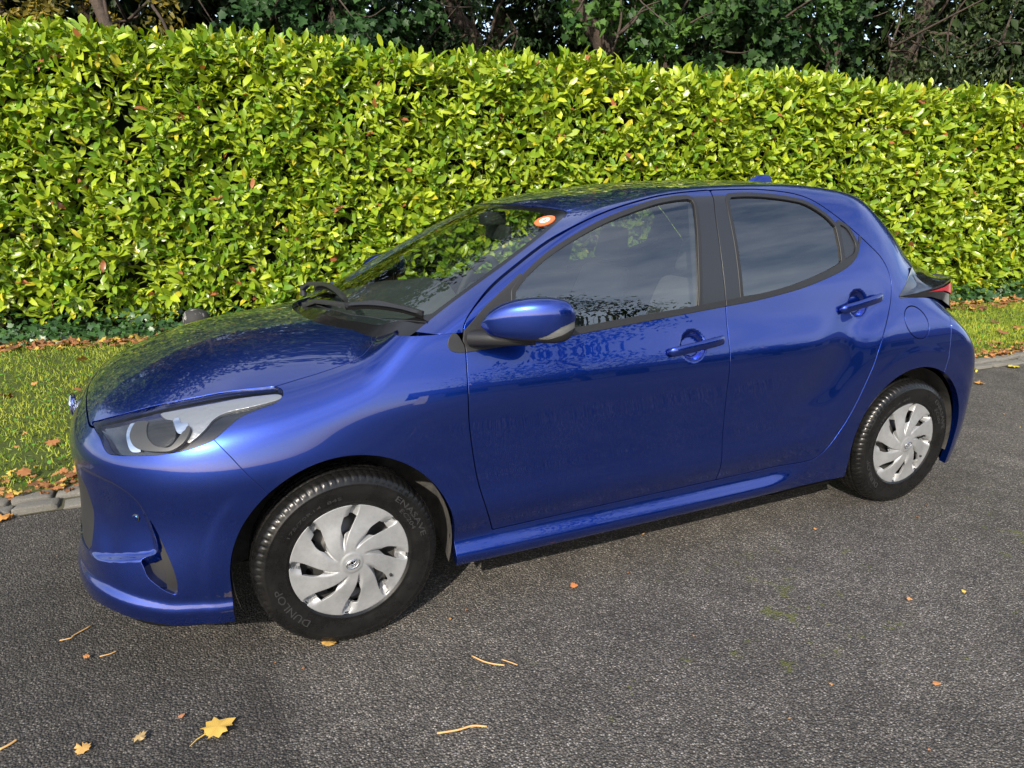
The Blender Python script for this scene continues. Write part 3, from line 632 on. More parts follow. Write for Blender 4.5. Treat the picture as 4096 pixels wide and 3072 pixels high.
# ------------------------------------------------------------------ door mirrors
def mirror():
    # shell: lofted rings along the long axis (inner front -> outer rear)
    A0 = np.array([.455,-.855,1.035]); A1 = np.array([.722,-.985,1.045]); u = (A1-A0); ln = np.linalg.norm(u[:2]); u2 = u/np.linalg.norm(u)
    nrm = np.array([u2[1], -u2[0], 0]); nrm /= np.linalg.norm(nrm)
    if nrm[1] > 0: nrm = -nrm
    ts = np.linspace(0,1,34); up_ = crv([(0,.004),(.10,.040),(.28,.066),(.5,.077),(.72,.076),(.88,.066),(.96,.050),(1,.022)],8); dn_ = crv([(0,-.008),(.10,-.034),(.3,-.052),(.55,-.062),(.8,-.068),(.93,-.058),(1,-.028)],8)
    fr_ = crv([(0,.004),(.12,.034),(.35,.050),(.6,.054),(.82,.044),(.95,.026),(1,.008)],8); V = []; m = 40
    for t in ts:
        c = A0+u*t; U, D_, Fq_ = np.interp(t,up_[:,0],up_[:,1]), np.interp(t,dn_[:,0],dn_[:,1]), np.interp(t,fr_[:,0],fr_[:,1])
        for a in np.linspace(0,2*np.pi,m,endpoint=False):
            ca, sa = math.cos(a), math.sin(a); ex = .62
            n_ = math.copysign(abs(ca)**ex, ca)*(Fq_ if ca > 0 else .045*min(1,8*t,6*(1.05-t)))
            z_ = math.copysign(abs(sa)**ex, sa)*(U if sa > 0 else -D_)
            V.append(c+nrm*n_+np.array([0,0,1])*z_)
    V = np.array(V); n = len(ts); i, j = np.meshgrid(np.arange(n-1),np.arange(m),indexing='ij'); a = (i*m+j).ravel(); b_ = ((i+1)*m+j).ravel(); a2 = (i*m+(j+1)%m).ravel(); b2 = ((i+1)*m+(j+1)%m).ravel()
    Fq = np.concatenate([np.stack([a,b_,b2],1), np.stack([a,b2,a2],1)])
    Q = V.reshape(n,m,3); du = np.gradient(Q,axis=0); dv = np.roll(Q,-1,1)-np.roll(Q,1,1); Nn = np.cross(du,dv); Nn /= np.maximum(np.linalg.norm(Nn,axis=-1,keepdims=True),1e-12); Nn = Nn.reshape(-1,3)
    cen = Q.mean(1,keepdims=True).repeat(m,1).reshape(-1,3); s_ = np.sign(((V-cen)*Nn).sum(1,keepdims=True)); Nn *= np.where(s_==0,1,s_)
    t = T(np.hstack([V,Nn,V]), Fq); A = t.P[Fq[:,1]]-t.P[Fq[:,0]]; C = t.P[Fq[:,2]]-t.P[Fq[:,0]]; fl_ = (np.cross(A,C)*t.X[Fq[:,0],3:6]).sum(1) < 0; t.F[fl_] = t.F[fl_][:,::-1]
    tt = lambda q: ((q.B-A0)@u)/(u@u)
    zl = lambda q: q.B[:,2]-(A0[2]+u[2]*tt(q))
    low, top = t.cut(zl(t)-np.interp(tt(t),[0,.3,.55,.7,.85,1],[-.030,-.040,-.046,-.034,-.010,.002]))
    o = panel('door_mirror', top, paint, depth=.006, rad=.001)
    sig, low = low.cut(np.maximum(.60-tt(low)-.0, np.interp(tt(low),[0,.6,.7,.85,1],[.2,-.048,-.050,-.040,-.022])-zl(low)))
    panel('mirror_base', low.offset(-.001), greyp, o, depth=.004)
    if sig: panel('turn_signal', sig.offset(-.0005), lampg, o, depth=.004); panel('signal_reflector', sig.offset(-.003), lampsil, o, depth=0)
    mb = MB()
    mb.sweep([(.47,-.772,.975),(.50,-.82,.980),(.545,-.875,.985),(.62,-.91,.985)], lambda t: [((.05-.018*t)*math.copysign(abs(math.cos(a))**.6,math.cos(a)), (.026-.006*t)*math.copysign(abs(math.sin(a))**.6,math.sin(a))) for a in np.linspace(0,2*math.pi,16,endpoint=False)])
    arm = mb.build('mirror_arm', greyp, o, smooth='auto'); obj('mirror_arm', arm.data, TWIN[o.name])
    return o
mirror()
# corner cap below the pillar
# ------------------------------------------------------------------ tail lamps
ST = [((2.47,-.764,.985),(2.462,-.770,.976),(2.466,-.771,.968)), ((2.55,-.730,1.035),(2.57,-.772,.985),(2.58,-.770,.966)), ((2.64,-.680,1.090),(2.68,-.758,.995),(2.69,-.757,.958)),
      ((2.75,-.625,1.078),(2.80,-.732,1.008),(2.79,-.742,.935)), ((2.85,-.59,1.057),(2.89,-.698,1.02),(2.86,-.737,.900)), ((2.95,-.53,1.042),(2.965,-.648,1.028),(2.955,-.680,.872))]
def tl(s, t):  # t 0..1 inner->ridge->lower
    s = s*(len(ST)-1); i = min(int(s), len(ST)-2); f = s-i; A = np.array(ST[i])*(1-f)+np.array(ST[i+1])*f
    I, G_, L_ = A; Mid = .5*(I+G_)-np.array([.004,-.010,.012])*min(1,s*.6)
    if t < .5:
        q = t*2; return (1-q)**2*I+2*q*(1-q)*(2*Mid-.5*(I+G_))+q*q*G_
    q = t*2-1; return (1-q)*G_+q*L_
mb = MB(); n, m = 26, 21; V = [tl(i/(n-1), j/(m-1)) for i in range(n) for j in range(m)]
mb.add(V, [(i*m+j,(i+1)*m+j,(i+1)*m+j+1,i*m+j+1) for i in range(n-1) for j in range(m-1)])
e = [tl(1,j/(m-1)) for j in range(m)]; c = [(3.005-.06*abs(p[2]-.95)*2, 0, p[2]) for p in e]; k0 = len(mb.V); mb.add(e+c, [(j, j+1, m+j+1, m+j) for j in range(m-1)])
tlo = place(mb.build('tail_lamp', gloss, car, smooth='auto'))
mb = MB(); pts = [(.50,.66),(.70,.60),(.86,.56),(1.0,.53),(1.0,.85),(.955,.80),(.86,.70),(.70,.68)]
up2 = [(.34,.66),(.47,.63),(.60,.60),(.75,.56),(.88,.54),(1.0,.53)]; lo2 = [(.34,.67),(.47,.70),(.60,.72),(.75,.76),(.86,.78),(.93,.86),(1.0,.97)]
def offp(s,t): p = tl(s,t); return (p[0]+.001, p[1]-.007, p[2]+.002)
n = 18; V = []
for i in range(n):
    s = .34+.66*i/(n-1); a = np.interp(s,[q[0] for q in up2],[q[1] for q in up2]); b_ = np.interp(s,[q[0] for q in lo2],[q[1] for q in lo2])
    V += [offp(s,a), offp(s,.5*(a+b_)), offp(s,b_)]
mb.add(V, [(i*3+j,(i+1)*3+j,(i+1)*3+j+1,i*3+j+1) for i in range(n-1) for j in range(2)]); lo_ = mb.build('red_lens', redl, tlo, smooth=True)
t2 = obj('tail_lamp', tlo.data, car); place(t2); t2.scale = (1,-1,1); obj('red_lens', lo_.data, t2)
# ------------------------------------------------------------------ cowl, wipers, fin, spoiler, emblem, sensors
mb = MB(); n = 41; V = []
for i in range(n):
    y = -.67+1.34*i/(n-1); ay = abs(y); hx = np.interp(ay,[0,.095,.202,.298,.378,.445,.511,.564,.70],[-.012,-.006,.012,.042,.084,.126,.166,.200,.285])
    gx = np.interp(ay,[0,.12,.33,.52,.60,.70],[.075,.09,.14,.225,.28,.345]); zt = lambda x: float(topc(np.array([x]),np.array([y]))[0])
    hz = float(hood(np.array([hx]),np.array([y]))[0])
    for t_ in (0,.12,.3,.6,.85,1):
        x = hx-.012+(gx-hx+.02)*t_; z0 = hz-.022; z1 = zt(gx)+.002; V.append((x, y, z0+(z1-z0)*t_**1.5-.010*math.sin(math.pi*t_)))
mb.add(V, [(i*6+j,(i+1)*6+j,(i+1)*6+j+1,i*6+j+1) for i in range(n-1) for j in range(5)])
cw = place(mb.build('cowl_panel', greyp, car, smooth=True))
def gpt(x, y, up=.0): return (x, y, float(topc(np.array([x]),np.array([y]))[0])+up)
def wiper(pivot, elbow, blade):
    wo = empty('wiper', tuple(CO), car)
    mb = MB(); mb.sweep([pivot, (pivot[0]+.3*(elbow[0]-pivot[0]), pivot[1]+.3*(elbow[1]-pivot[1]), pivot[2]+.018+.3*(elbow[2]-pivot[2])), elbow], lambda t: [(.012-.004*t,.005),(.008-.003*t,.011),(-.008+.003*t,.011),(-.012+.004*t,.005),(-.012+.004*t,-.005),(.012-.004*t,-.005)])
    mb.tube([(pivot[0],pivot[1],pivot[2]-.03),(pivot[0],pivot[1],pivot[2]+.016)], .015, 12); mb.build('wiper_arm', blackp, wo, smooth='auto')
    mb = MB(); pts = crv(blade,6); mb.sweep([tuple(p) for p in pts], lambda t: [(.013*min(1,6*t+.3,6*(1-t)+.3),.0),(.006,.010+.006*math.exp(-((t-.42)/.16)**2)),(-.006,.010+.006*math.exp(-((t-.42)/.16)**2)),(-.013*min(1,6*t+.3,6*(1-t)+.3),.0),(-.004,-.006),(.004,-.006)])
    mb.build('wiper_blade', greyp, wo, smooth='auto')
    mb = MB(); mb.sweep([(p[0],p[1],p[2]-.008) for p in pts], lambda t: [(.0025,.004),(-.0025,.004),(-.0012,-.009),(.0012,-.009)]); mb.build('rubber_edge', void, wo)
wiper((.055,.13,.978), (.150,-.315,1.036), [gpt(.140,-.30,.026), gpt(.195,-.39,.026), gpt(.245,-.48,.024), gpt(.290,-.57,.022), gpt(.328,-.652,.018)])
wiper((.115,.62,.985), (.150,.22,1.052), [gpt(.125,.30,.030), gpt(.140,.15,.030), gpt(.145,-.02,.030), gpt(.150,-.16,.028), gpt(.152,-.27,.024)])
mb = MB(); fp = [(2.235,1.462),(2.27,1.486),(2.31,1.502),(2.345,1.506),(2.392,1.502),(2.398,1.455)]
for s in (-1,1): pass
V = []; 
for x, z in fp:
    base = float(topc(np.array([x]),np.array([0.]))[0])-.004; hgt = max(z-base,.002); wd = .030*min(1,(x-2.22)/.07)
    V += [(x,-wd,base),(x,-.35*wd,base+.8*hgt),(x,0,base+hgt),(x,.35*wd,base+.8*hgt),(x,wd,base)]
n = len(fp); Fq = [(i*5+j,(i+1)*5+j,(i+1)*5+j+1,i*5+j+1) for i in range(n-1) for j in range(4)]+[(0,1,2,3,4),tuple((n-1)*5+j for j in range(5))]
mb.add(V,Fq); place(mb.build('antenna_fin', paint, car, smooth='auto'))
# roof spoiler lip
mb = MB(); V = []; n = 25
for i in range(n):
    y = -.49+.98*i/(n-1); x1 = 2.66-.13*(abs(y)/.52)**3; z1 = 1.357-.03*y*y
    x0 = 2.38; z0 = float(topc(np.array([x0]),np.array([y]))[0])+.001
    V += [(x0,y,z0),(.5*(x0+x1),y,.5*(z0+z1)+.014),(x1,y,z1),(x1-.006,y,z1-.022),(x0+.1,y,z0-.07)]
mb.add(V,[(i*5+j,(i+1)*5+j,(i+1)*5+j+1,i*5+j+1) for i in range(n-1) for j in range(4)]+[(0,1,2,3,4),tuple((n-1)*5+j for j in range(5))])
place(mb.build('roof_spoiler', paint, car, smooth='auto'))
m_ = MB(); m_.V = [(0, v[0]*2.7, v[2]*2.7) for v in emb.V]; m_.V = [(v0[1]*2.7, v1[1], v1[2]) for v0, v1 in zip(emb.V, m_.V)]; m_.F = list(emb.F)
e = m_.build('bonnet_emblem', chrome, car, smooth=True); e.location = CO+Vector((-.812,0,.700))
def disc(name, c, nrm, r_, m_, parent, n=20, th=.003):
    nrm = Vector(nrm).normalized(); a = nrm.orthogonal().normalized(); b_ = nrm.cross(a); c = Vector(c); mb = MB()
    ring = lambda rr, h: [c+nrm*h+(a*math.cos(t)+b_*math.sin(t))*rr for t in np.linspace(0,2*math.pi,n,endpoint=False)]
    V = ring(r_,-.004)+ring(r_,th*.6)+ring(r_*.85,th); mb.add(V,[(i,(i+1)%n,n+(i+1)%n,n+i) for i in range(n)]+[(n+i,n+(i+1)%n,2*n+(i+1)%n,2*n+i) for i in range(n)]+[tuple(2*n+i for i in range(n))])
    return mb.build(name, m_, parent, smooth='auto')
pS = np.array([[-.606,-.699,.508]]); gS = grad(pS,'f')[0]; dS = relief(pS,'f')[0]; cS = pS[0]+gS*dS
s1 = place(disc('parking_sensor', cS, gS, .0125, greyp, car, th=.0025)); disc('sensor_face', cS+gS*.002, gS, .0098, paint, s1)
# windscreen sticker
pk = np.array([[.862,-.487,0.]]); pk[0,2] = topc(pk[:,0],pk[:,1])[0]
from_c = Vector(camo.location)
gk = Vector(grad(pk,'c')[0]); 
st_ = place(disc('windscreen_sticker', Vector(pk[0])-gk*.0002, gk, .040, orange, car, 28, .0006)); 
disc('sticker_centre', Vector(pk[0])+gk*.0006, gk, .021, white, st_, 24, .0004); disc('sticker_mark', Vector(pk[0])+gk*.0010, gk, .008, orange, st_, 16, .0003)
# ------------------------------------------------------------------ interior
mb = MB(); prof = [(.10,.88),(.20,.965),(.42,1.000),(.62,1.000),(.73,.965),(.78,.88),(.76,.70),(.70,.55)]
V = []; ys = np.linspace(-.66,.66,23)
for y in ys:
    for x, z in prof: V.append((x+.10*(abs(y)/.66)**2, y, z+(.045*math.exp(-((y-.36)/.16)**2) if .5 < x < .76 else 0)))
n = len(prof); mb.add(V,[(i*n+j,(i+1)*n+j,(i+1)*n+j+1,i*n+j+1) for i in range(len(ys)-1) for j in range(n-1)])
place(mb.build('dashboard', dashm, car, smooth='auto'))
sw = empty('steering_wheel', (.90-1.28,.36,.955), car); sw.rotation_euler = (0, R(-62), 0)
mb = MB(); mb.tube([(.183*math.cos(t),.183*math.sin(t),0) for t in np.linspace(0,2*math.pi,41)], .0165, 8, False); mb.build('wheel_rim', cabin_dark, sw, smooth=True)
mb = MB(); mb.box((-.06,-.17,-.012),(.0,.17,.008)); mb.box((-.18,-.03,-.012),(-.05,.03,.008)); mb.tube([(-.02,0,-.03),(-.02,0,.03)],[.075,.06],16); mb.build('wheel_spokes', cabin_dark, sw, smooth='auto')
def seat(x, y, wd, nm):
    s = empty(nm, (x-1.28, y, 0), car)
    mb = MB(); mb.box((-.28,-wd,.42),(.24,wd,.56)); mb.build('seat_cushion', seatm, s, bevel=.05, seg=4)
    mb = MB(); mb.add([(.20,-wd,.50),(.33,-wd,.50),(.33,wd,.50),(.20,wd,.50),(.44,-wd*.8,1.06),(.52,-wd*.8,1.05),(.52,wd*.8,1.05),(.44,wd*.8,1.06)],[(0,3,2,1),(4,5,6,7),(0,1,5,4),(1,2,6,5),(2,3,7,6),(3,0,4,7)]); mb.build('seat_back', seatm, s, bevel=.045, seg=4)
    for yy_ in ((0,) if wd < .35 else (-.36,0,.36)):
        mb = MB(); mb.add([(.45,yy_-.13,1.08),(.54,yy_-.12,1.07),(.54,yy_+.12,1.07),(.45,yy_+.13,1.08),(.49,yy_-.11,1.25),(.56,yy_-.10,1.25),(.56,yy_+.10,1.25),(.49,yy_+.11,1.25)],[(0,3,2,1),(4,5,6,7),(0,1,5,4),(1,2,6,5),(2,3,7,6),(3,0,4,7)]); mb.build('headrest', seatm, s, bevel=.035, seg=4)
seat(1.18,-.36,.25,'front_seat'); seat(1.18,.36,.25,'front_seat'); seat(2.02,0,.60,'rear_seat')
mb = MB(); mb.box((.40,-.70,.28),(2.6,.70,.32)); place(mb.build('cabin_floor', cabin_dark, car))
# headlining: the roof's inside
hl = raymesh('c', *stations_cab(6, 60, 60)); hl = hl.cut(np.where(hl.B[:,2] > 1.25, sdpoly(hl.B[:,:2], RF), .5))[0]
panel('headlining', hl.offset(-.022), mat('headlining_cloth',(.35,.34,.32),.9), both=True, depth=0)
mb = MB(); mb.box((.862,-.125,1.232),(.892,.115,1.298)); place(mb.build('rear_view_mirror', cabin_dark, car, bevel=.012)); mb = MB(); mb.box((.80,-.05,1.295),(.90,.04,1.352)); place(mb.build('mirror_housing', cabin_dark, car, bevel=.012))
# pillars inside the cabin: dark trims behind the film
for s in (-1,1):
    mb = MB(); mb.add([(1.40,s*.72,.98),(1.60,s*.72,.98),(1.62,s*.55,1.41),(1.46,s*.56,1.40)],[(0,1,2,3)]); o = place(mb.build('pillar_trim', cabin_dark, car)); o.modifiers.new('t','SOLIDIFY').thickness = .01
# ------------------------------------------------------------------ ground: asphalt
asph = mat('asphalt_chippings', (.06,.06,.06), .85, 0, 0, .35)
N, Lk, b = nodes(asph); t_ = N.new('ShaderNodeTexCoord'); V0 = t_.outputs['Object']
wn = noise(N, Lk, 60, 2, .5, vec=V0); wm = N.new('ShaderNodeMixRGB'); wm.blend_type = 'ADD'; wm.inputs['Fac'].default_value = .006; Lk(V0, wm.inputs['Color1']); Lk(wn.outputs['Color'], wm.inputs['Color2'])
vo = N.new('ShaderNodeTexVoronoi'); vo.inputs['Scale'].default_value = 150; vo.inputs['Randomness'].default_value = 1; Lk(wm.outputs['Color'], vo.inputs['Vector'])
vo2 = N.new('ShaderNodeTexVoronoi'); vo2.inputs['Scale'].default_value = 190; Lk(wm.outputs['Color'], vo2.inputs['Vector'])
sp = N.new('ShaderNodeSeparateColor'); Lk(vo.outputs['Color'], sp.inputs['Color'])
stone = ramp(N, Lk, sp.outputs['Red'], [(0,(.034,.032,.030)),(.40,(.076,.072,.067)),(.70,(.118,.111,.103)),(.90,(.185,.175,.163)),(1,(.30,.285,.265))])
edge = ramp(N, Lk, vo.outputs['Distance'], [(.28,(1,)*3),(.60,(0,)*3)])
sp2 = N.new('ShaderNodeSeparateColor'); Lk(vo2.outputs['Color'], sp2.inputs['Color']); fine = ramp(N, Lk, sp2.outputs['Green'], [(0,(.022,.021,.020)),(.8,(.050,.047,.044)),(1,(.13,.124,.117))])
mx = N.new('ShaderNodeMixRGB'); Lk(edge.outputs['Color'], mx.inputs['Fac']); Lk(fine.outputs['Color'], mx.inputs['Color1']); Lk(stone.outputs['Color'], mx.inputs['Color2'])
big = noise(N, Lk, .75, 6, .62, vec=V0); bt = ramp(N, Lk, big.outputs['Fac'], [(.30,(.72,.71,.70)),(.70,(1.34,1.31,1.26))])
m1 = N.new('ShaderNodeMixRGB'); m1.blend_type = 'MULTIPLY'; m1.inputs['Fac'].default_value = 1; Lk(mx.outputs['Color'], m1.inputs['Color1']); Lk(bt.outputs['Color'], m1.inputs['Color2'])
mid = noise(N, Lk, 5.5, 5, .6, vec=V0); mt = ramp(N, Lk, mid.outputs['Fac'], [(.35,(.82,.815,.81)),(.65,(1.18,1.17,1.15))]); m1b = N.new('ShaderNodeMixRGB'); m1b.blend_type = 'MULTIPLY'; m1b.inputs['Fac'].default_value = 1; Lk(m1.outputs['Color'], m1b.inputs['Color1']); Lk(mt.outputs['Color'], m1b.inputs['Color2']); m1 = m1b
# older, darker repair strip on one side of a seam along x = -0.25
sx = N.new('ShaderNodeSeparateXYZ'); Lk(V0, sx.inputs[0]); jn = noise(N, Lk, 14, 4, .6, vec=V0); ja = N.new('ShaderNodeMath'); ja.operation = 'MULTIPLY_ADD'; ja.inputs[1].default_value = .10; Lk(jn.outputs['Fac'], ja.inputs[0]); Lk(sx.outputs['X'], ja.inputs[2])
sm = N.new('ShaderNodeMapRange'); sm.inputs['From Min'].default_value = -.235; sm.inputs['From Max'].default_value = -.175; sm.inputs['To Min'].default_value = .60; sm.inputs['To Max'].default_value = 1.0; Lk(ja.outputs[0], sm.inputs['Value'])
m2 = N.new('ShaderNodeMixRGB'); m2.blend_type = 'MULTIPLY'; m2.inputs['Fac'].default_value = 1; Lk(m1.outputs['Color'], m2.inputs['Color1']); Lk(sm.outputs['Result'], m2.inputs['Color2'])
# moss
mo = noise(N, Lk, 9, 6, .7, vec=V0); mo2 = noise(N, Lk, .9, 2, .5, vec=V0); ma = N.new('ShaderNodeMath'); ma.operation = 'MULTIPLY_ADD'; ma.inputs[1].default_value = .55; Lk(mo2.outputs['Fac'], ma.inputs[0]); Lk(mo.outputs['Fac'], ma.inputs[2])
mr = ramp(N, Lk, ma.outputs[0], [(.985,(0,)*3),(1.0,(.75,)*3)]); mo_n = N.new('ShaderNodeMath'); mo_n.operation = 'MULTIPLY_ADD'; mo_n.inputs[1].default_value = 1; mo_n.inputs[2].default_value = .0
mr.color_ramp.elements[0].position = .90; mr.color_ramp.elements[1].position = .955
mm = N.new('ShaderNodeMapRange'); mm.inputs['From Min'].default_value = -.75; mm.inputs['From Max'].default_value = -1.35; Lk(sx.outputs['Y'], mm.inputs['Value']); mm2 = N.new('ShaderNodeMapRange'); mm2.inputs['From Min'].default_value = .1; mm2.inputs['From Max'].default_value = .6; Lk(sx.outputs['X'], mm2.inputs['Value'])
mz = N.new('ShaderNodeMath'); mz.operation = 'MULTIPLY'; Lk(mm.outputs['Result'], mz.inputs[0]); Lk(mm2.outputs['Result'], mz.inputs[1]); mz2 = N.new('ShaderNodeMath'); mz2.operation = 'MULTIPLY'; Lk(mz.outputs[0], mz2.inputs[0]); Lk(mr.outputs['Color'], mz2.inputs[1])
m3 = N.new('ShaderNodeMixRGB'); Lk(mz2.outputs[0], m3.inputs['Fac']); Lk(m2.outputs['Color'], m3.inputs['Color1']); m3.inputs['Color2'].default_value = (.075,.085,.012,1)
Lk(m3.outputs['Color'], b.inputs['Base Color'])
hh = N.new('ShaderNodeMath'); hh.operation = 'SUBTRACT'; hh.inputs[0].default_value = 1; Lk(vo.outputs['Distance'], hh.inputs[1])
bump(N, Lk, b, hh.outputs[0], .9, .006)
S = 400.
setp(obj('road', mesh_np('road', np.array([[-S,-S,0],[S,-S,0],[S,S,0],[-S,S,0]]), np.array([[0,1,2,3]]), asph)), kind='structure')
# ------------------------------------------------------------------ verge
def yk(x): return .955-.022*(x+1.2)          # grass-side edge of the kerb
HA = np.array([-2.09,5.46]); HD = np.array([.9737,-.2281]); HN = np.array([-.2281,-.9737])
def yh(x): return HA[1]+(x-HA[0])*HD[1]/HD[0]
soil = mat('verge_soil', (.05,.055,.02), .95, 0, 0, .2)
N, Lk, b = nodes(soil); n = noise(N, Lk, 3, 8, .7); r_ = ramp(N, Lk, n.outputs['Fac'], [(.3,(.035,.045,.012)),(.6,(.055,.075,.016)),(.8,(.085,.065,.035))]); Lk(r_.outputs['Color'], b.inputs['Base Color']); bump(N, Lk, b, n.outputs['Fac'], .6, .05)
def vz(x, y):
    t = np.clip((y-yk(x))/np.maximum(yh(x)-yk(x),.5),0,1.5); return .02+.05*t+.018*np.sin(x*1.7+y)*np.sin(y*2.1)*np.clip(t*5,0,1)
xs = np.linspace(-14,24,190); ts = np.linspace(0,1,40); X, Tt = np.meshgrid(xs,ts,indexing='ij'); Y = yk(X)+Tt*(14-yk(X)); Zv = vz(X,np.minimum(Y,yh(X)+.6))
n, m = X.shape; i, j = np.meshgrid(np.arange(n-1),np.arange(m-1),indexing='ij'); a = (i*m+j).ravel()
setp(obj('grass_verge', mesh_np('grass_verge', np.stack([X,Y,Zv],-1).reshape(-1,3), np.stack([a,a+m,a+m+1,a+1],1), soil)), kind='structure')
# ------------------------------------------------------------------ instanced geometry in numpy
def frames(d, nrm):
    d = d/np.linalg.norm(d,axis=1,keepdims=True); s = np.cross(nrm,d); s /= np.maximum(np.linalg.norm(s,axis=1,keepdims=True),1e-9); u = np.cross(d,s); return d, s, u
def scatter(tmpl, pos, d, nrm, sc, col, name, material, parent=None, wsc=None):
    """tmpl: list of (V (k,3): x along length, y across, z normal; F (m,3)); col (n,3)"""
    d, s, u = frames(d, nrm); VV = []; FF = []; CC = []; base = 0; pick = rng.integers(0,len(tmpl),len(pos))
    for k, (Vt, Ft) in enumerate(tmpl):
        I = np.where(pick == k)[0]
        if not len(I): continue
        ws = sc[I] if wsc is None else sc[I]*wsc[I]
        P_ = pos[I][:,None,:]+Vt[None,:,0:1]*d[I][:,None,:]*sc[I][:,None,None]+Vt[None,:,1:2]*s[I][:,None,:]*ws[:,None,None]+Vt[None,:,2:3]*u[I][:,None,:]*sc[I][:,None,None]
        VV.append(P_.reshape(-1,3)); FF.append((Ft[None]+(np.arange(len(I))*len(Vt))[:,None,None]+base).reshape(-1,Ft.shape[1])); base += len(I)*len(Vt)
        CC.append(np.repeat(np.hstack([col[I],np.ones((len(I),1))]), len(Vt), 0))
    return obj(name, mesh_np(name, np.vstack(VV), np.vstack(FF), material, colattr=np.vstack(CC)), parent)
def leaf_tmpl(rows, fold, curl, wave=0.):
    """rows: (t, halfwidth); 3 columns"""
    V = []; 
    for k, (t, w_) in enumerate(rows):
        z = curl*t*t; zz_ = wave*math.sin(6*t+1)
        V += [(t, -w_, z+fold*w_+zz_), (t, 0, z), (t, w_, z+fold*w_-zz_)]
    Fq = []
    for k in range(len(rows)-1):
        a = 3*k
        for c in (0,1): Fq += [(a+c,a+3+c,a+4+c),(a+c,a+4+c,a+1+c)]
    return np.array(V,float), np.array(Fq)
LR = [(0,.012),(.14,.035),(.45,.185),(.78,.170),(1.0,.008)]
LAUREL = [leaf_tmpl(LR,.28,-.12,.01), leaf_tmpl(LR,.45,-.28,.018), leaf_tmpl(LR,.15,.08,.012), leaf_tmpl(LR,.35,-.45,.02)]
def leafmat(name, rough=.32, trans=.35, spec=.5, tint=1.0):
    m = bpy.data.materials.new(name); m.use_nodes = True; MATS[name] = m; N = m.node_tree.nodes; Lk = m.node_tree.links.new; b = N['Principled BSDF']; o = N['Material Output']
    at = N.new('ShaderNodeAttribute'); at.attribute_name = 'Col'; Lk(at.outputs['Color'], b.inputs['Base Color']); b.inputs['Roughness'].default_value = rough; b.inputs['Specular IOR Level'].default_value = spec
    tr = N.new('ShaderNodeBsdfTranslucent'); hs = N.new('ShaderNodeHueSaturation'); hs.inputs['Saturation'].default_value = 1.1; hs.inputs['Value'].default_value = 1.35; Lk(at.outputs['Color'], hs.inputs['Color']); Lk(hs.outputs['Color'], tr.inputs['Color'])
    mx = N.new('ShaderNodeMixShader'); mx.inputs['Fac'].default_value = trans; Lk(b.outputs['BSDF'], mx.inputs[1]); Lk(tr.outputs['BSDF'], mx.inputs[2]); Lk(mx.outputs['Shader'], o.inputs['Surface'])
    return m
laurel_m = leafmat('laurel_leaf', .33, .25, .5)
def rnd(n, s=1.): return rng.normal(size=(n,3))*s
# ------------------------------------------------------------------ laurel hedge
hedge = empty('laurel_hedge', (HA[0]+5*HD[0], HA[1]+5*HD[1], 0)); hedge_loc = np.array(hedge.location)
setp(hedge, 'tall clipped laurel hedge with glossy yellow-green leaves behind the car', 'hedge')
def htop(x): return 2.89-.043*(x+1.7)+.03*np.sin(x*2.3)+.02*np.sin(x*5.1+1)
def shoots(n, x0, x1, mode):
    x = rng.uniform(x0,x1,n); s = (x-HA[0])/HD[0]; H = htop(x)
    if mode == 'face':
        z = H*rng.uniform(.055,1,n)**.92; low = np.clip((.6-z)/.5,0,1); dep = rng.exponential(.062,n)*1.0+.0+.07*low-.05*np.sin(x*3.1+z*2.2)-.04*np.sin(x*6.7-z*4.1)
        rr = np.clip((z-(H-.12))/.12,0,1); dep += .06*rr*rr
        a = HN3*rng.uniform(.35,1.0,n)[:,None]+np.array([0,0,1.])*rng.uniform(.25,1.1,n)[:,None]+rnd(n,.35)
    else:
        dep = rng.uniform(.02,1.0,n); z = H-rng.exponential(.05,n)+.02; a = np.array([0,0,1.])*1.0+HN3*.15+rnd(n,.28)
    p = np.stack([HA[0]+s*HD[0]-HN[0]*dep, HA[1]+s*HD[1]-HN[1]*dep, z],1)
    return p, a/np.linalg.norm(a,axis=1,keepdims=True)
HN3 = np.array([HN[0],HN[1],0])
PS, AS = [], []
for n, x0, x1, md in ((5200,-2.9,10.4,'face'),(1250,-2.9,10.4,'top'),(900,-9,-2.9,'face'),(250,-9,-2.9,'top'),(1000,10.4,22,'face'),(300,10.4,22,'top')):
    p, a = shoots(n,x0,x1,md); PS.append(p); AS.append(a)
PS, AS = np.vstack(PS), np.vstack(AS)
lp, ld, ln_, ls, lc, lw = [], [], [], [], [], []
k_ = 8
ph0 = rng.uniform(0,6.28,len(PS)); shade = rng.normal(0,1,len(PS)); ssc = rng.uniform(.75,1.25,len(PS))
tmpu = np.where(np.abs(AS[:,2:3])<.9, np.array([[0,0,1.]]), np.array([[1.,0,0]])); e1 = np.cross(AS,tmpu); e1 /= np.linalg.norm(e1,axis=1,keepdims=True); e2 = np.cross(AS,e1)
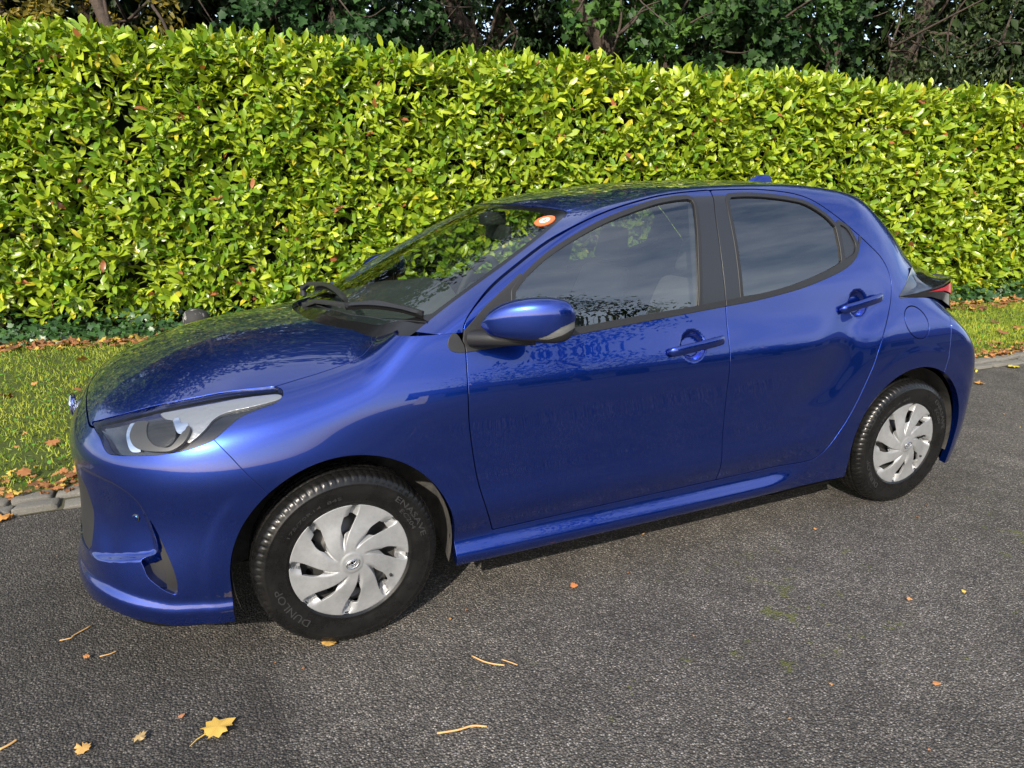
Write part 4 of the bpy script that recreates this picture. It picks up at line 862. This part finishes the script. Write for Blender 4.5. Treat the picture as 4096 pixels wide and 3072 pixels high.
for i in range(k_):
    th = ph0+i*2.4+rng.normal(0,.3,len(PS)); rad = e1*np.cos(th)[:,None]+e2*np.sin(th)[:,None]; til = np.radians(28+52*i/(k_-1))+rng.normal(0,.22,len(PS))
    d = AS*np.cos(til)[:,None]+rad*np.sin(til)[:,None]; d[:,2] -= .28*i/k_
    keep = rng.random(len(PS)) < (.93 if i < 6 else .75)
    pos = PS+AS*((.055-.018*i)*ssc)[:,None]+rad*.006
    lp.append(pos[keep]); ld.append(d[keep]); ln_.append((AS*np.sin(til)[:,None]-rad*np.cos(til)[:,None]+rnd(len(PS),.18))[keep])
    ls.append((rng.uniform(.095,.165,len(PS))*ssc**.5)[keep]); lw.append(rng.uniform(.78,1.15,len(PS))[keep])
    g = np.clip(.45+.22*shade+rng.normal(0,.22,len(PS))+.05*(PS[:,0]-4)/6,0,1)[keep]  # leaves drift yellower to the right: more direct sun put into their colour
    c = np.array([.10,.20,.014])*(1-g)[:,None]+np.array([.35,.42,.028])*g[:,None]
    u = rng.random(len(c)); c[u > .965] = (.42,.38,.03); c[u > .991] = (.30,.11,.045); lc.append(c*rng.uniform(.85,1.15,len(c))[:,None])
lp, ld, ln_, ls, lc, lw = map(np.concatenate, (lp,ld,ln_,ls,lc,lw))
# the 300 leaves that show largest become objects of their own
camp = np.array(camo.location); vd = camp-lp; dist = np.linalg.norm(vd,axis=1); dn = ln_/np.linalg.norm(ln_,axis=1,keepdims=True)
front = (lp-np.array([HA[0],HA[1],0]))@HN3; show = ls*lw/dist*np.abs((dn*vd).sum(1)/dist)*(front > -.03)*(lp[:,0] > -2.2)*(lp[:,0] < 8.9)*(lp[:,2] > 1.25+.0*dist)*(lp[:,2] < 2.8)
big_i = np.argsort(-show)[:300]; mask = np.ones(len(lp),bool); mask[big_i] = False
fo = scatter(LAUREL, lp[mask]-hedge_loc, ld[mask], ln_[mask], ls[mask], lc[mask], 'foliage', laurel_m, hedge, lw[mask]); setp(fo, kind='stuff')
variants = []
for k, cc in enumerate(((.11,.21,.015),(.18,.28,.018),(.25,.34,.024),(.31,.39,.028),(.42,.38,.03))):
    for Vt, Ft in LAUREL[:3]: variants.append((np.array(cc), mesh_np('leaf', Vt, Ft, laurel_m, colattr=np.tile([*cc,1.],(len(Vt),1)))))
D_, S_, U_ = frames(ld[big_i], ln_[big_i])
for q, i in enumerate(big_i):
    c = min(range(5), key=lambda k: abs(variants[3*k][0]-lc[i]).sum()); o = bpy.data.objects.new('leaf', variants[3*c+q%3][1]); COL.objects.link(o); o.parent = hedge
    Mx = Matrix(((D_[q][0],S_[q][0],U_[q][0]),(D_[q][1],S_[q][1],U_[q][1]),(D_[q][2],S_[q][2],U_[q][2])))
    o.matrix_local = Matrix.Translation(Vector(lp[i]-hedge_loc)) @ Mx.to_4x4() @ Matrix.Diagonal((ls[i],ls[i]*lw[i],ls[i],1))
bark = mat('hedge_twig', (.13,.085,.055), .8)
# twigs: three-sided sticks
def sticks(P0, P1, r_, name, m_, parent=None, loc=np.zeros(3)):
    d = P1-P0; d /= np.linalg.norm(d,axis=1,keepdims=True); t = np.where(np.abs(d[:,2:3])<.9, np.array([[0,0,1.]]), np.array([[1.,0,0]])); a = np.cross(d,t); a /= np.linalg.norm(a,axis=1,keepdims=True); b2 = np.cross(d,a)
    V = []; 
    for Pq, rr in ((P0,r_),(P1,r_*.6)):
        for k in range(3): V.append(Pq+(a*math.cos(2.094*k)+b2*math.sin(2.094*k))*rr[:,None]-loc)
    V = np.stack(V,1).reshape(-1,3); n = len(P0); o6 = (np.arange(n)*6)[:,None,None]
    Ft = np.array([(0,1,4),(0,4,3),(1,2,5),(1,5,4),(2,0,3),(2,3,5),(3,4,5)])
    return obj(name, mesh_np(name, V, (Ft[None]+o6).reshape(-1,3), m_), parent)
sel = rng.choice(len(PS), 2600, replace=False); P1 = PS[sel]; P0 = P1-AS[sel]*rng.uniform(.08,.22,(len(sel),1))-HN3*rng.uniform(.02,.12,(len(sel),1)); mid = (P0+P1)/2+rnd(len(sel),.012)
tw = sticks(np.vstack([P0,mid]), np.vstack([mid,P1]), np.concatenate([rng.uniform(.0022,.0042,len(sel)),rng.uniform(.0016,.003,len(sel))]), 'twigs', bark, hedge, hedge_loc); setp(tw, kind='stuff')
core_m = mat('hedge_gap_shade', (.012,.014,.007), .95, 0, 0, .1)  # near-black slab behind the leaves, its colour stands for shade in the gaps
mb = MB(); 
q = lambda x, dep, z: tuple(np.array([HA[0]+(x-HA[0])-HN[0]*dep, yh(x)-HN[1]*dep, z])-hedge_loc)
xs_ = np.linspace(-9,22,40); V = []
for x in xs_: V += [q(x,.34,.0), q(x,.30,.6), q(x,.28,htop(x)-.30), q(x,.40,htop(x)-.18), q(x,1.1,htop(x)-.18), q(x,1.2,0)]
mb.add(V,[(i*6+j,(i+1)*6+j,(i+1)*6+j+1,i*6+j+1) for i in range(39) for j in range(5)]); mb.build('hedge_shade_core', core_m, hedge)
# ------------------------------------------------------------------ ivy and litter along the hedge foot
IV = [(0,0),(.08,-.22),(.02,-.46),(.34,-.40),(.50,-.55),(.62,-.26),(1.0,0),(.62,.26),(.50,.55),(.34,.40),(.02,.46),(.08,.22)]
def fan_tmpl(out_, cx=.4, fold=.12, curl=-.15):
    V = [(cx,0,curl*cx*cx)]+[(x,y,fold*abs(y)+curl*x*x) for x, y in out_]; n = len(out_)
    return np.array(V,float), np.array([(0,1+i,1+(i+1)%n) for i in range(n)])
IVY = [fan_tmpl(IV), fan_tmpl(IV,.4,.25,-.3), fan_tmpl([(x,y*.85) for x,y in IV],.4,.05,.1)]
ivy_m = leafmat('ivy_leaf', .38, .12)
n = 4200; x = rng.uniform(-3.2,11,n); off = rng.uniform(-.10,.50,n); hz = rng.uniform(0,1,n)**1.4*(.22-.34*np.clip(off,0,1)); pos = np.stack([x+HN[0]*off, yh(x)+HN[1]*off, vz(x,yh(x)+HN[1]*off)+.02+np.maximum(hz,.0)],1)
dd = rnd(n,.6)+HN3*.8+np.array([0,0,-.25]); nn = rnd(n,.35)+np.array([0,0,.9])+HN3*.5; g = rng.uniform(0,1,n)[:,None]
setp(scatter(IVY, pos, dd, nn, rng.uniform(.045,.085,n), np.array([.014,.045,.012])*(1-g)+np.array([.045,.105,.028])*g, 'ground_ivy', ivy_m), 'dark ivy covering the ground along the foot of the hedge', 'ivy', kind='stuff')
# fallen leaves: maple / sycamore outlines
MPL = [(0,0),(.06,-.16),(-.02,-.34),(.16,-.30),(.24,-.52),(.40,-.44),(.52,-.58),(.58,-.26),(.78,-.30),(.80,-.12),(1.0,0),(.80,.12),(.78,.30),(.58,.26),(.52,.58),(.40,.44),(.24,.52),(.16,.30),(-.02,.34),(.06,.16)]
def crump(seed, amp):
    V, Ft = fan_tmpl(MPL,.42,.0,.0); r2 = np.random.default_rng(seed); V[1:,2] += r2.normal(0,amp,len(V)-1)+.10*np.abs(V[1:,1]); V[0,2] += amp; return V, Ft
LIT = [crump(k,.05+.03*k) for k in range(4)]
litter_m = leafmat('dry_leaf', .7, .15, .25)
LCOL = np.array([(.30,.13,.05),(.38,.20,.07),(.22,.10,.045),(.42,.30,.06),(.16,.085,.04),(.34,.16,.06)])
def litter(n, xr, fy, name, sc, lab):
    x = rng.uniform(*xr,n); y = fy(x); pos = np.stack([x,y,vz(x,y)+rng.uniform(.012,.05,n)],1)
    setp(scatter(LIT, pos, rnd(n)*[1,1,.15], rnd(n,.28)+[0,0,1], rng.uniform(*sc,n), LCOL[rng.integers(0,6,n)]*rng.uniform(.7,1.2,(n,1)), name, litter_m), lab, 'leaf litter', kind='stuff')
litter(1300, (-3.2,11), lambda x: yh(x)-.62-rng.normal(0,.16,len(x)), 'hedge_leaf_litter', (.04,.09), 'band of brown fallen leaves between the ivy and the grass')
litter(2600, (-3.2,11), lambda x: yk(x)-.05+rng.exponential(.13,len(x)), 'kerb_leaf_litter', (.02,.05), 'crumbled brown leaves lying along the cobbled kerb')
# ------------------------------------------------------------------ grass
grass_m = leafmat('grass_blade', .55, .3, .3)
def blades(n, xr, dens=None):
    x = rng.uniform(*xr,n); t = rng.uniform(0,1,n); y0 = yk(x)+.10; y1 = yh(x)-.55; y = y0+t*(y1-y0)
    pn = np.sin(x*3.3+1)*np.sin(y*2.9)+.6*np.sin(x*7.1+y*5.3); ok = rng.random(n) < np.clip(.85+.25*pn,.35,1); return x[ok], y[ok], pn[ok]
x, y, pn = blades(112000,(-3.2,11)); n = len(x)
BL = [(np.array([(0,-.5,0),(0,.5,0),(.55,-.38,.05),(.55,.38,.05),(1,0,.22)],float), np.array([(0,1,3),(0,3,2),(2,3,4)])), (np.array([(0,-.5,0),(0,.5,0),(.5,-.4,-.1),(.5,.4,-.1),(1,0,-.42)],float), np.array([(0,1,3),(0,3,2),(2,3,4)]))]
d = rnd(n,.45)+[0,0,1.]; g = np.clip(.5+.25*pn+rng.normal(0,.25,n),0,1)[:,None]; hgt = rng.uniform(.018,.052,n)
setp(scatter(BL, np.stack([x,y,vz(x,y)-.003],1), d, rnd(n)*[1,1,.2], hgt, (np.array([.14,.22,.016])*(1-g)+np.array([.40,.43,.05])*g), 'grass', grass_m, wsc=.0042/hgt*rng.uniform(.7,1.6,n)), 'short sunlit grass on the verge between kerb and hedge', 'grass', kind='stuff')
x, y, pn = blades(11000,(-3.2,11)); n = len(x); CLV = [fan_tmpl([(0,0),(.3,-.42),(.8,-.45),(1,0),(.8,.45),(.3,.42)],.5,.1,-.05)]
setp(scatter(CLV, np.stack([x,y,vz(x,y)+rng.uniform(.015,.035,n)],1), rnd(n)*[1,1,.2], rnd(n,.25)+[0,0,1], rng.uniform(.012,.026,n), np.array([.075,.18,.022])*rng.uniform(.7,1.5,(n,1)), 'clover', grass_m), 'low clover leaves mixed into the grass verge', 'clover', kind='stuff')
# single fallen leaves
leafv = []
for k in range(6):
    V, Ft = LIT[k%4]; leafv.append(mesh_np('fallen_leaf', V, Ft, litter_m, colattr=np.tile([*LCOL[k],1],(len(V),1))))
ylw = np.array((.55,.36,.08))
def fleaf(x, y, z, sc, me, label, group, rz=None, tilt=.25):
    o = bpy.data.objects.new('fallen_leaf', me); COL.objects.link(o); o.location = (x,y,z); o.rotation_euler = (random.gauss(0,tilt),random.gauss(0,tilt),random.uniform(0,6.28) if rz is None else rz); o.scale = (sc,)*3; setp(o,label,'leaf',group); return o
k = 0
while k < 64:
    x = random.uniform(-2.6,.4) if k < 42 else random.uniform(3.4,9); y = random.uniform(yk(x)+.15, yh(x)-.6); me = random.choice(leafv)
    fleaf(x, y, float(vz(np.array(x),np.array(y)))+.035, random.uniform(.05,.105), me, 'dry brown fallen leaf lying on the grass verge', 'fallen leaves on the verge'); k += 1
# ------------------------------------------------------------------ cobbled kerb
sett = mat('granite_sett', (.26,.25,.235), .85)
N, Lk, b = nodes(sett); n = noise(N, Lk, 35, 8, .75); r_ = ramp(N, Lk, n.outputs['Fac'], [(.3,(.06,.058,.04)),(.55,(.17,.162,.145)),(.8,(.30,.29,.27))]); Lk(r_.outputs['Color'], b.inputs['Base Color']); bump(N, Lk, b, n.outputs['Fac'], .8, .01)
kerb = empty('cobbled_kerb', (2,yk(2)-.15,0)); setp(kerb, 'low kerb of grey granite setts between road and grass', 'kerb'); kl = np.array(kerb.location)
stones = []
for v in range(8):
    bm = bmesh.new(); bmesh.ops.create_cube(bm, size=1)
    for vtx in bm.verts: vtx.co += Vector((random.uniform(-.06,.06),random.uniform(-.07,.07),random.uniform(-.05,.05)))
    bmesh.ops.bevel(bm, geom=bm.edges[:], offset=.13, segments=2, affect='EDGES', profile=.6)
    for vtx in bm.verts: vtx.co += Vector((random.gauss(0,.012),random.gauss(0,.012),random.gauss(0,.02)))
    me = bpy.data.meshes.new('sett'); bm.to_mesh(me); bm.free(); me.materials.append(sett); me.polygons.foreach_set('use_smooth',[True]*len(me.polygons)); stones.append(me)
for row in range(2):
    x = -3.3
    while x < 10.5:
        ln = random.uniform(.14,.23) if row < 2 else random.uniform(.12,.19)
        o = bpy.data.objects.new('sett', random.choice(stones)); COL.objects.link(o); o.parent = kerb
        y = yk(x)-.045-.105*row; o.location = (x+ln/2-kl[0], y-kl[1]+random.gauss(0,.004), .000-.010*row+random.gauss(0,.005)); o.scale = (ln-.014,.098,.075); o.rotation_euler = (random.gauss(0,.03),random.gauss(0,.02),-.022+random.gauss(0,.03)); x += ln
mb = MB(); mb.add([(-3.4-kl[0],yk(-3.4)+.02-kl[1],.022),(10.6-kl[0],yk(10.6)+.02-kl[1],.022),(10.6-kl[0],yk(10.6)-.20-kl[1],.004),(-3.4-kl[0],yk(-3.4)-.20-kl[1],.004)],[(0,3,2,1)]); jo = mat('mossy_joint',(.045,.042,.022),.95); mb.build('joint_bed', jo, kerb)
# ------------------------------------------------------------------ things on the road
MPY = mesh_np('fallen_leaf', LIT[0][0], LIT[0][1], litter_m, colattr=np.tile([*ylw,1],(len(LIT[0][0]),1)))
big_leaf = fleaf(-.47,-1.085,.010,.088,MPY,'large yellow fallen leaf with its stalk on the asphalt','leaves on the road',rz=.35,tilt=.06)
mb = MB(); mb.tube([(.02,0,.02),(-.25,-.03,.03),(-.5,-.12,.01)],[.02,.016,.012],5); stk = mb.build('stalk', litter_m, big_leaf)
a_ = stk.data.color_attributes.new('Col','FLOAT_COLOR','POINT'); a_.data.foreach_set('color', np.tile([*ylw,1],(len(stk.data.vertices),1)).ravel())
twig_m = mat('fallen_twig', (.42,.25,.10), .7)
def twig(pts, r_, label):
    mb = MB(); c = np.array(pts[0]); mb.tube([tuple(np.array(p)-c) for p in crv(pts,4)], r_, 5); o = mb.build('fallen_twig', twig_m, None, smooth=True); o.location = pts[0]; setp(o,label,'twig','twigs on the road')
sys_un = None
def gnd(px, py):
    f = 2812.67; d = camo.rotation_euler.to_matrix() @ Vector(((px-2048)/f,(1536-py)/f,-1)); t = -camo.location.z/d.z; p = camo.location+d*t; return (p.x,p.y,.006)
twig([gnd(1888,2630),gnd(1935,2652),gnd(1975,2662),gnd(2018,2667)], .0028, 'pale curved twig on the asphalt below the front door, longer of a pair')
twig([gnd(2007,2644),gnd(2040,2655),gnd(2070,2666)], .002, 'short pale twig on the asphalt just right of a longer curved one')
twig([gnd(1749,2940),gnd(1830,2927),gnd(1890,2910),gnd(1948,2913)], .0032, 'brown bent twig on the asphalt near the bottom edge of the picture')
twig([gnd(240,2568),gnd(285,2558),gnd(300,2545),gnd(370,2506)], .0022, 'thin forked twig on dark asphalt ahead of the front bumper')
twig([gnd(400,2632),gnd(440,2622),gnd(468,2610)], .002, 'small straw twig on dark asphalt below the front bumper')
twig([gnd(0,3005),gnd(40,2985),gnd(70,2965)], .0035, 'reddish twig on the asphalt in the bottom left corner')
for (px,py,sc,c,lab) in ((350,2985,.04,(.45,.27,.09),'small curled tan leaf left of the yellow leaf with a stalk'),(548,2955,.035,(.42,.30,.14),'pale shrivelled leaf near the yellow leaf with a stalk'),(345,2645,.02,(.45,.20,.07),'tiny orange leaf scrap on dark asphalt below the bumper'),(735,2880,.02,(.40,.18,.09),'tiny tan leaf scrap behind the yellow leaf with a stalk'),(2300,2362,.03,(.45,.17,.06),'orange leaf scrap on the asphalt under the door gap'),(3750,2755,.024,(.50,.22,.08),'orange star-shaped leaf on the asphalt at lower right'),(3625,2405,.02,(.5,.25,.09),'tan leaf scrap on the asphalt below the rear wheel'),(3900,1490,.09,(.55,.42,.06),'yellow leaf on the asphalt behind the rear bumper'),(4060,1470,.09,(.55,.45,.05),'bright yellow leaf on the asphalt at the right edge'),(3935,1540,.07,(.5,.25,.07),'orange leaf on the asphalt just right of the rear bumper'),(45,2078,.075,(.48,.24,.07),'orange leaf on the asphalt at the left edge by the kerb'),(430,1990,.07,(.5,.40,.09),'yellow leaf on the asphalt just ahead of the grille'),(1330,2572,.05,(.5,.30,.08),'crushed yellow leaf under the front tyre')):
    V, Ft = random.choice(LIT); p = gnd(px,py); fleaf(p[0],p[1],.012,sc,mesh_np('fallen_leaf',V,Ft,litter_m,colattr=np.tile([*c,1],(len(V),1))),lab,'leaves on the road',tilt=.12)
# small crumbs of dead leaf all over the asphalt
n = 100; x = rng.uniform(-2.2,6,n); y = rng.uniform(-2.2,.6,n); setp(scatter(LIT, np.stack([x,y,np.full(n,.008)],1), rnd(n)*[1,1,.1], rnd(n,.2)+[0,0,1], rng.uniform(.006,.018,n), LCOL[rng.integers(0,6,n)]*rng.uniform(.9,1.6,(n,1)), 'leaf_crumbs', litter_m), 'tiny crumbs of dead leaf scattered over the asphalt', 'leaf litter', kind='stuff')
# painted stone at the hedge foot
mb = MB(); sr = 12; prof = [(.0,.33),(.05,.325),(.10,.30),(.125,.25),(.13,.18),(.13,0)]
V, Fq = lathe(prof, 20); V = V[:,[0,2,1]]
for v in V: v *= 1+.04*math.sin(9*v[0]+7*v[2])
mk = mat('weathered_stone', (.06,.058,.055), .8); N, Lk, b = nodes(mk); n_ = noise(N, Lk, 14, 6, .7); r_ = ramp(N, Lk, n_.outputs['Fac'], [(.56,(.018,.018,.018)),(.70,(.40,.39,.38))]); Lk(r_.outputs['Color'], b.inputs['Base Color'])
so_ = obj('stone_bollard', mesh_np('stone_bollard', V, Fq, mk)); so_.location = (-.40,4.62,0); setp(so_, 'dark rounded stone at the foot of the hedge beyond the bonnet', 'stone')
# ------------------------------------------------------------------ trees behind the hedge
trunk_m = mat('tree_bark', (.10,.065,.045), .9); N, Lk, b = nodes(trunk_m); n_ = noise(N, Lk, 6, 8, .7); r_ = ramp(N, Lk, n_.outputs['Fac'], [(.3,(.022,.016,.012)),(.7,(.075,.052,.038))]); Lk(r_.outputs['Color'], b.inputs['Base Color']); bump(N, Lk, b, n_.outputs['Fac'], .8, .05)
tree_m = leafmat('tree_leaf', .5, .18, .22)
def limb(a, b_, r0, r1, n=7, wob=.12):
    a, b_ = np.array(a,float), np.array(b_,float); P_ = [a+(b_-a)*t+(rng.normal(0,wob,3)*np.linalg.norm(b_-a)*.25 if 0 < t < 1 else 0) for t in np.linspace(0,1,n)]
    return [tuple(p) for p in crv(P_,3)], list(np.linspace(r0,r1,(n-1)*3+1))
def tree(base, hgt, blobs, nleaf, col0, col1, label, cat_, tmpl, lsz, lean=(0,0), trunk_r=.2, group=None, fine=True, name='tree', hi=None):
    t = empty(name, base); setp(t, label, cat_, group); mb = MB(); top = (lean[0],lean[1],hgt*.8)
    p, r_ = limb((0,0,-.1), top, trunk_r, trunk_r*.35); mb.tube(p, r_, 9)
    ctr = np.array([[q[0],q[1],q[2]] for q in blobs])-np.array(base); rad = np.array([q[3] for q in blobs])
    for c in ctr:
        s = p[int(np.clip(.35+.4*rng.random(),0,1)*(len(p)-1))]; pl, rl = limb(s, c, trunk_r*.18, .010, 6, .2); mb.tube(pl, rl, 6)
        for _ in range(5):
            e = c+rng.normal(0,.6,3)*rad[list(map(tuple,ctr)).index(tuple(c))]; pl2, rl2 = limb(c, e, .02, .006, 4, .25); mb.tube(pl2, rl2, 4)
    mb.build('trunk', trunk_m, t, smooth=True)
    w_ = rad**2; I = rng.choice(len(ctr), nleaf, p=w_/w_.sum()); u = rnd(nleaf); u /= np.linalg.norm(u,axis=1,keepdims=True); rr = rng.random(nleaf)**.45
    # clump leaves into sprays
    ns = max(nleaf//26,1); sp_ = rnd(ns); sp_ /= np.linalg.norm(sp_,axis=1,keepdims=True); sr_ = rng.random(ns)**.40; Is = rng.choice(len(ctr), ns, p=w_/w_.sum()); sc_ = ctr[Is]+sp_*(sr_*rad[Is])[:,None]*[1,1,.85]
    k = rng.integers(0,ns,nleaf); pos = sc_[k]+rnd(nleaf,.085 if fine else .32); out_ = sp_[k]*.6+rnd(nleaf,.5)+[0,0,-.35]; g = np.clip(rng.normal(.45,.25,nleaf)+.25*rng.normal(size=ns)[k],0,1)[:,None]
    scatter(tmpl, pos, out_, rnd(nleaf,.45)+[0,-.35,.75], rng.uniform(lsz*.65,lsz*1.25,nleaf), np.array(col0)*(1-g)+np.array(col1)*g, 'crown', tree_m, t)
    if hi:
        hb = np.array(hi)-np.array([*base,0]); n2 = 1150*len(hb); k2 = rng.integers(0,len(hb),n2); u = rnd(n2); u /= np.linalg.norm(u,axis=1,keepdims=True); pos = hb[k2,:3]+u*(hb[k2,3]*rng.random(n2)**.35)[:,None]; g = rng.random(n2)[:,None]
        scatter(QV, pos, u+rnd(n2,.6)+[0,0,-.3], rnd(n2,.5)+[0,0,.8], rng.uniform(.22,.42,n2), np.array(col0)*(1-g)+np.array(col1)*g, 'upper_crown', tree_m, t)
    return t
OV = [leaf_tmpl([(0,.01),(.45,.24),(1,.01)],.2,-.2)]
QV = [(np.array([(0,0,0),(.5,-.27,.06),(1,0,-.15),(.5,.27,.06)],float), np.array([(0,1,2),(0,2,3)]))]
dk0, dk1 = (.010,.030,.010), (.035,.085,.022)
def bl(x, y, z, r_): return (x,y,z,r_)
# left: brown-yellow thicket, leaning trunk, ivy clad trees, feathery tree at the far left
tree((-2.6,9.2,0), 6, [bl(-3.2,8.8,3.3,1.1),bl(-1.8,8.6,3.0,1.0),bl(-.8,8.4,3.6,1.0),bl(-2.4,9,4.8,1.4),bl(-1.0,9.2,5.6,1.5)], 5200, (.05,.055,.012), (.26,.19,.025), 'yellowing autumn thicket above the left end of the hedge', 'tree', OV, .10, (.6,-.4), .11)
t_l = tree((.15,7.6,0), 7, [bl(-.6,7.6,6.2,1.3),bl(.4,7.8,6.8,1.4)], 2600, dk0, (.06,.10,.02), 'tree with a bare leaning reddish trunk behind the hedge', 'tree', OV, .09, (-1.6,.2), .13)
tree((-4.6,7.4,0), 6, [bl(-2.75,6.45,3.55,.55),bl(-3.3,6.6,4.0,.9),bl(-4.6,7,4.6,1.4),bl(-4.4,7.2,6,1.6)], 2600, (.06,.13,.02), (.20,.30,.05), 'pale green feathery branch hanging in at the top left corner', 'tree', OV, .085, (.3,-.2), .16)
tree((1.6,7.4,0), 8, [bl(.9,6.9,3.6,.75),bl(1.7,6.7,3.5,.8),bl(2.3,6.8,3.9,.85),bl(1.4,7.0,4.6,1.2),bl(1.8,7.2,6.2,1.7)], 6600, dk0, dk1, 'dark ivy-clad tree above the hedge left of centre', 'tree', IVY, .10, (0,0), .22)
tree((4.1,8.6,0), 8, [bl(3.1,8.6,3.4,1.0),bl(4.3,8.4,3.1,.9),bl(3.6,8.3,4.6,1.2),bl(5.0,8.6,4.8,1.2),bl(3.5,8.6,6.4,1.9),bl(4.8,8.4,3.9,.9)], 6500, (.008,.020,.008), (.022,.05,.014), 'dark tree with sky showing through its leaves behind the middle of the hedge', 'tree', OV, .085, (0,.2), .2)
tree((5.2,6.3,0), 8, [bl(4.35,5.35,3.75,.55),bl(4.7,5.2,3.25,.42),bl(5.2,5.5,3.95,.7),bl(5.7,5.5,3.5,.6),bl(5.0,5.8,5.2,1.4),bl(5.4,6.2,6.4,1.7)], 5600, (.018,.05,.012), (.085,.165,.03), 'sunlit ivy spray hanging over the middle of the hedge top', 'tree', IVY, .105, (-.2,0), .2)
tree((7.6,6.4,0), 8, [bl(6.6,5.7,3.3,.8),bl(7.4,5.5,3.6,.9),bl(8.2,5.5,3.5,.9),bl(7.0,5.8,4.6,1.2),bl(8.2,5.8,4.8,1.3),bl(7.4,6.3,6.5,1.9)], 7000, dk0, (.05,.105,.025), 'broad dark ivy-clad tree above the hedge right of centre', 'tree', IVY, .11, (0,0), .26)
tree((10.6,6.2,0), 8, [bl(9.4,5.2,3.4,.9),bl(10.4,5.0,3.3,.9),bl(11.6,5.0,3.6,1.1),bl(10.0,5.2,4.7,1.2),bl(11.2,5.4,5.2,1.4),bl(10.4,6.0,6.8,1.9)], 6800, (.014,.028,.010), (.055,.075,.022), 'thin-leaved olive tree behind the right end of the hedge', 'tree', OV, .09, (.3,0), .2)
# a second row further back closes the view
bk = [(-5,12,4.2),(-1.5,13,4.6),(2.4,13.5,4.8),(6.2,13,4.8),(10,11.5,4.6),(14,10.5,4.6),(17.5,8,4.4),(22,6.5,4.4),(27,5,4.4)]
ORD = ['leftmost','second from left','third from left','fourth from left','fifth from left','fourth from right','third from right','second from right','rightmost']
for i, (x, y, z) in enumerate(bk):
    tree((x,y,0), 8, [bl(x-1,y,2.4,1.6),bl(x+1,y,2.2,1.6),bl(x,y,4.2,2.1),bl(x-.4,y+.4,6.6,2.6),bl(x+1.2,y,5.6,2.2)], 5200, (.008,.018,.007), (.028,.05,.014), ORD[i]+' of the dark woodland trees standing well behind the hedge', 'tree', QV, .17, (0,0), .25, 'woodland trees behind the hedge', False, 'tree', [(x-1.4,y-1,8.2,2.3),(x+1.2,y-.6,8.8,2.4),(x-.2,y-2.6,7.6,1.9),(x+.4,y,10.8,2.6),(x+.6,y+1.5,4.5,2.0),(x-1.2,y+1.5,3.6,2.0),(x+1.8,y+1,3.0,1.8),(x-2,y+.8,5.4,1.8)])
# ------------------------------------------------------------------ across the road, seen as reflections in the paint and glass
render_m = mat('house_render', (.62,.56,.45), .9); roof_m = mat('roof_tile', (.07,.06,.058), .8); win_m = mat('house_window', (.03,.035,.04), .08, 0, 1)
def house(x, y, rz, w_, dp, wall_h, ridge, label):
    h = empty('house', (x,y,0), None, rz); setp(h, label, 'house', 'houses across the road'); mb = MB(); mb.box((-w_/2,-dp/2,0),(w_/2,dp/2,wall_h))
    mb.add([(-w_/2,-dp/2,wall_h),(-w_/2,dp/2,wall_h),(-w_/2,0,ridge-.15),(w_/2,-dp/2,wall_h),(w_/2,dp/2,wall_h),(w_/2,0,ridge-.15)],[(0,1,2),(3,5,4)]); mb.build('wall', render_m, h)
    mb = MB(); o = .5
    for s in (-1,1): mb.add([(-w_/2-o,s*(dp/2+o),wall_h-.25),(w_/2+o,s*(dp/2+o),wall_h-.25),(w_/2+o,0,ridge),(-w_/2-o,0,ridge),(-w_/2-o,s*(dp/2+o),wall_h-.4),(w_/2+o,s*(dp/2+o),wall_h-.4)],[(0,1,2,3),(0,1,5,4)])
    rf = mb.build('roof', roof_m, h); mb = MB(); mb.box((-w_*.3,-.5,ridge-.6),(-w_*.3+.9,.3,ridge+1.0)); mb.build('chimney', render_m, rf)
    for k in range(4):
        xx = -w_/2+w_*(k+.5)/4; mb = MB()
        if k == 2: mb.box((xx-.5,dp/2-.02,0),(xx+.5,dp/2+.04,2.1)); mb.build('door', roof_m, h)
        else:
            mb.box((xx-.8,dp/2-.02,.9),(xx+.8,dp/2+.03,2.2)); wo = mb.build('window', win_m, h); mb = MB(); mb.box((xx-.9,dp/2,.82),(xx+.9,dp/2+.12,.9)); mb.build('sill', render_m, wo)
house(9.5,-19,R(8),11,7,2.9,5.2,'cream bungalow with dark roof across the road, nearest the camera'); house(25,-19,R(25),13,7,3.0,5.6,'long cream bungalow across the road beyond the first one')
for (x,y,z,s,l) in ((6.4,-11.0,4.4,1.5,'young tree on the far side of the road by the first bungalow'),(16,-15,3.6,1.2,'garden tree between the two bungalows across the road'),(33,-22,5,1.8,'large garden tree beyond the last bungalow')):
    tree((x,y,0), z*1.6, [bl(x-s,y,z*.85,s*1.2),bl(x+s,y,z*.8,s*1.1),bl(x,y-.3,z*1.15,s*1.3),bl(x+.2,y,z*.6,s)], 4200, (.012,.03,.01), (.04,.08,.02), l, 'tree', OV, .16, (0,0), .16, None, False)
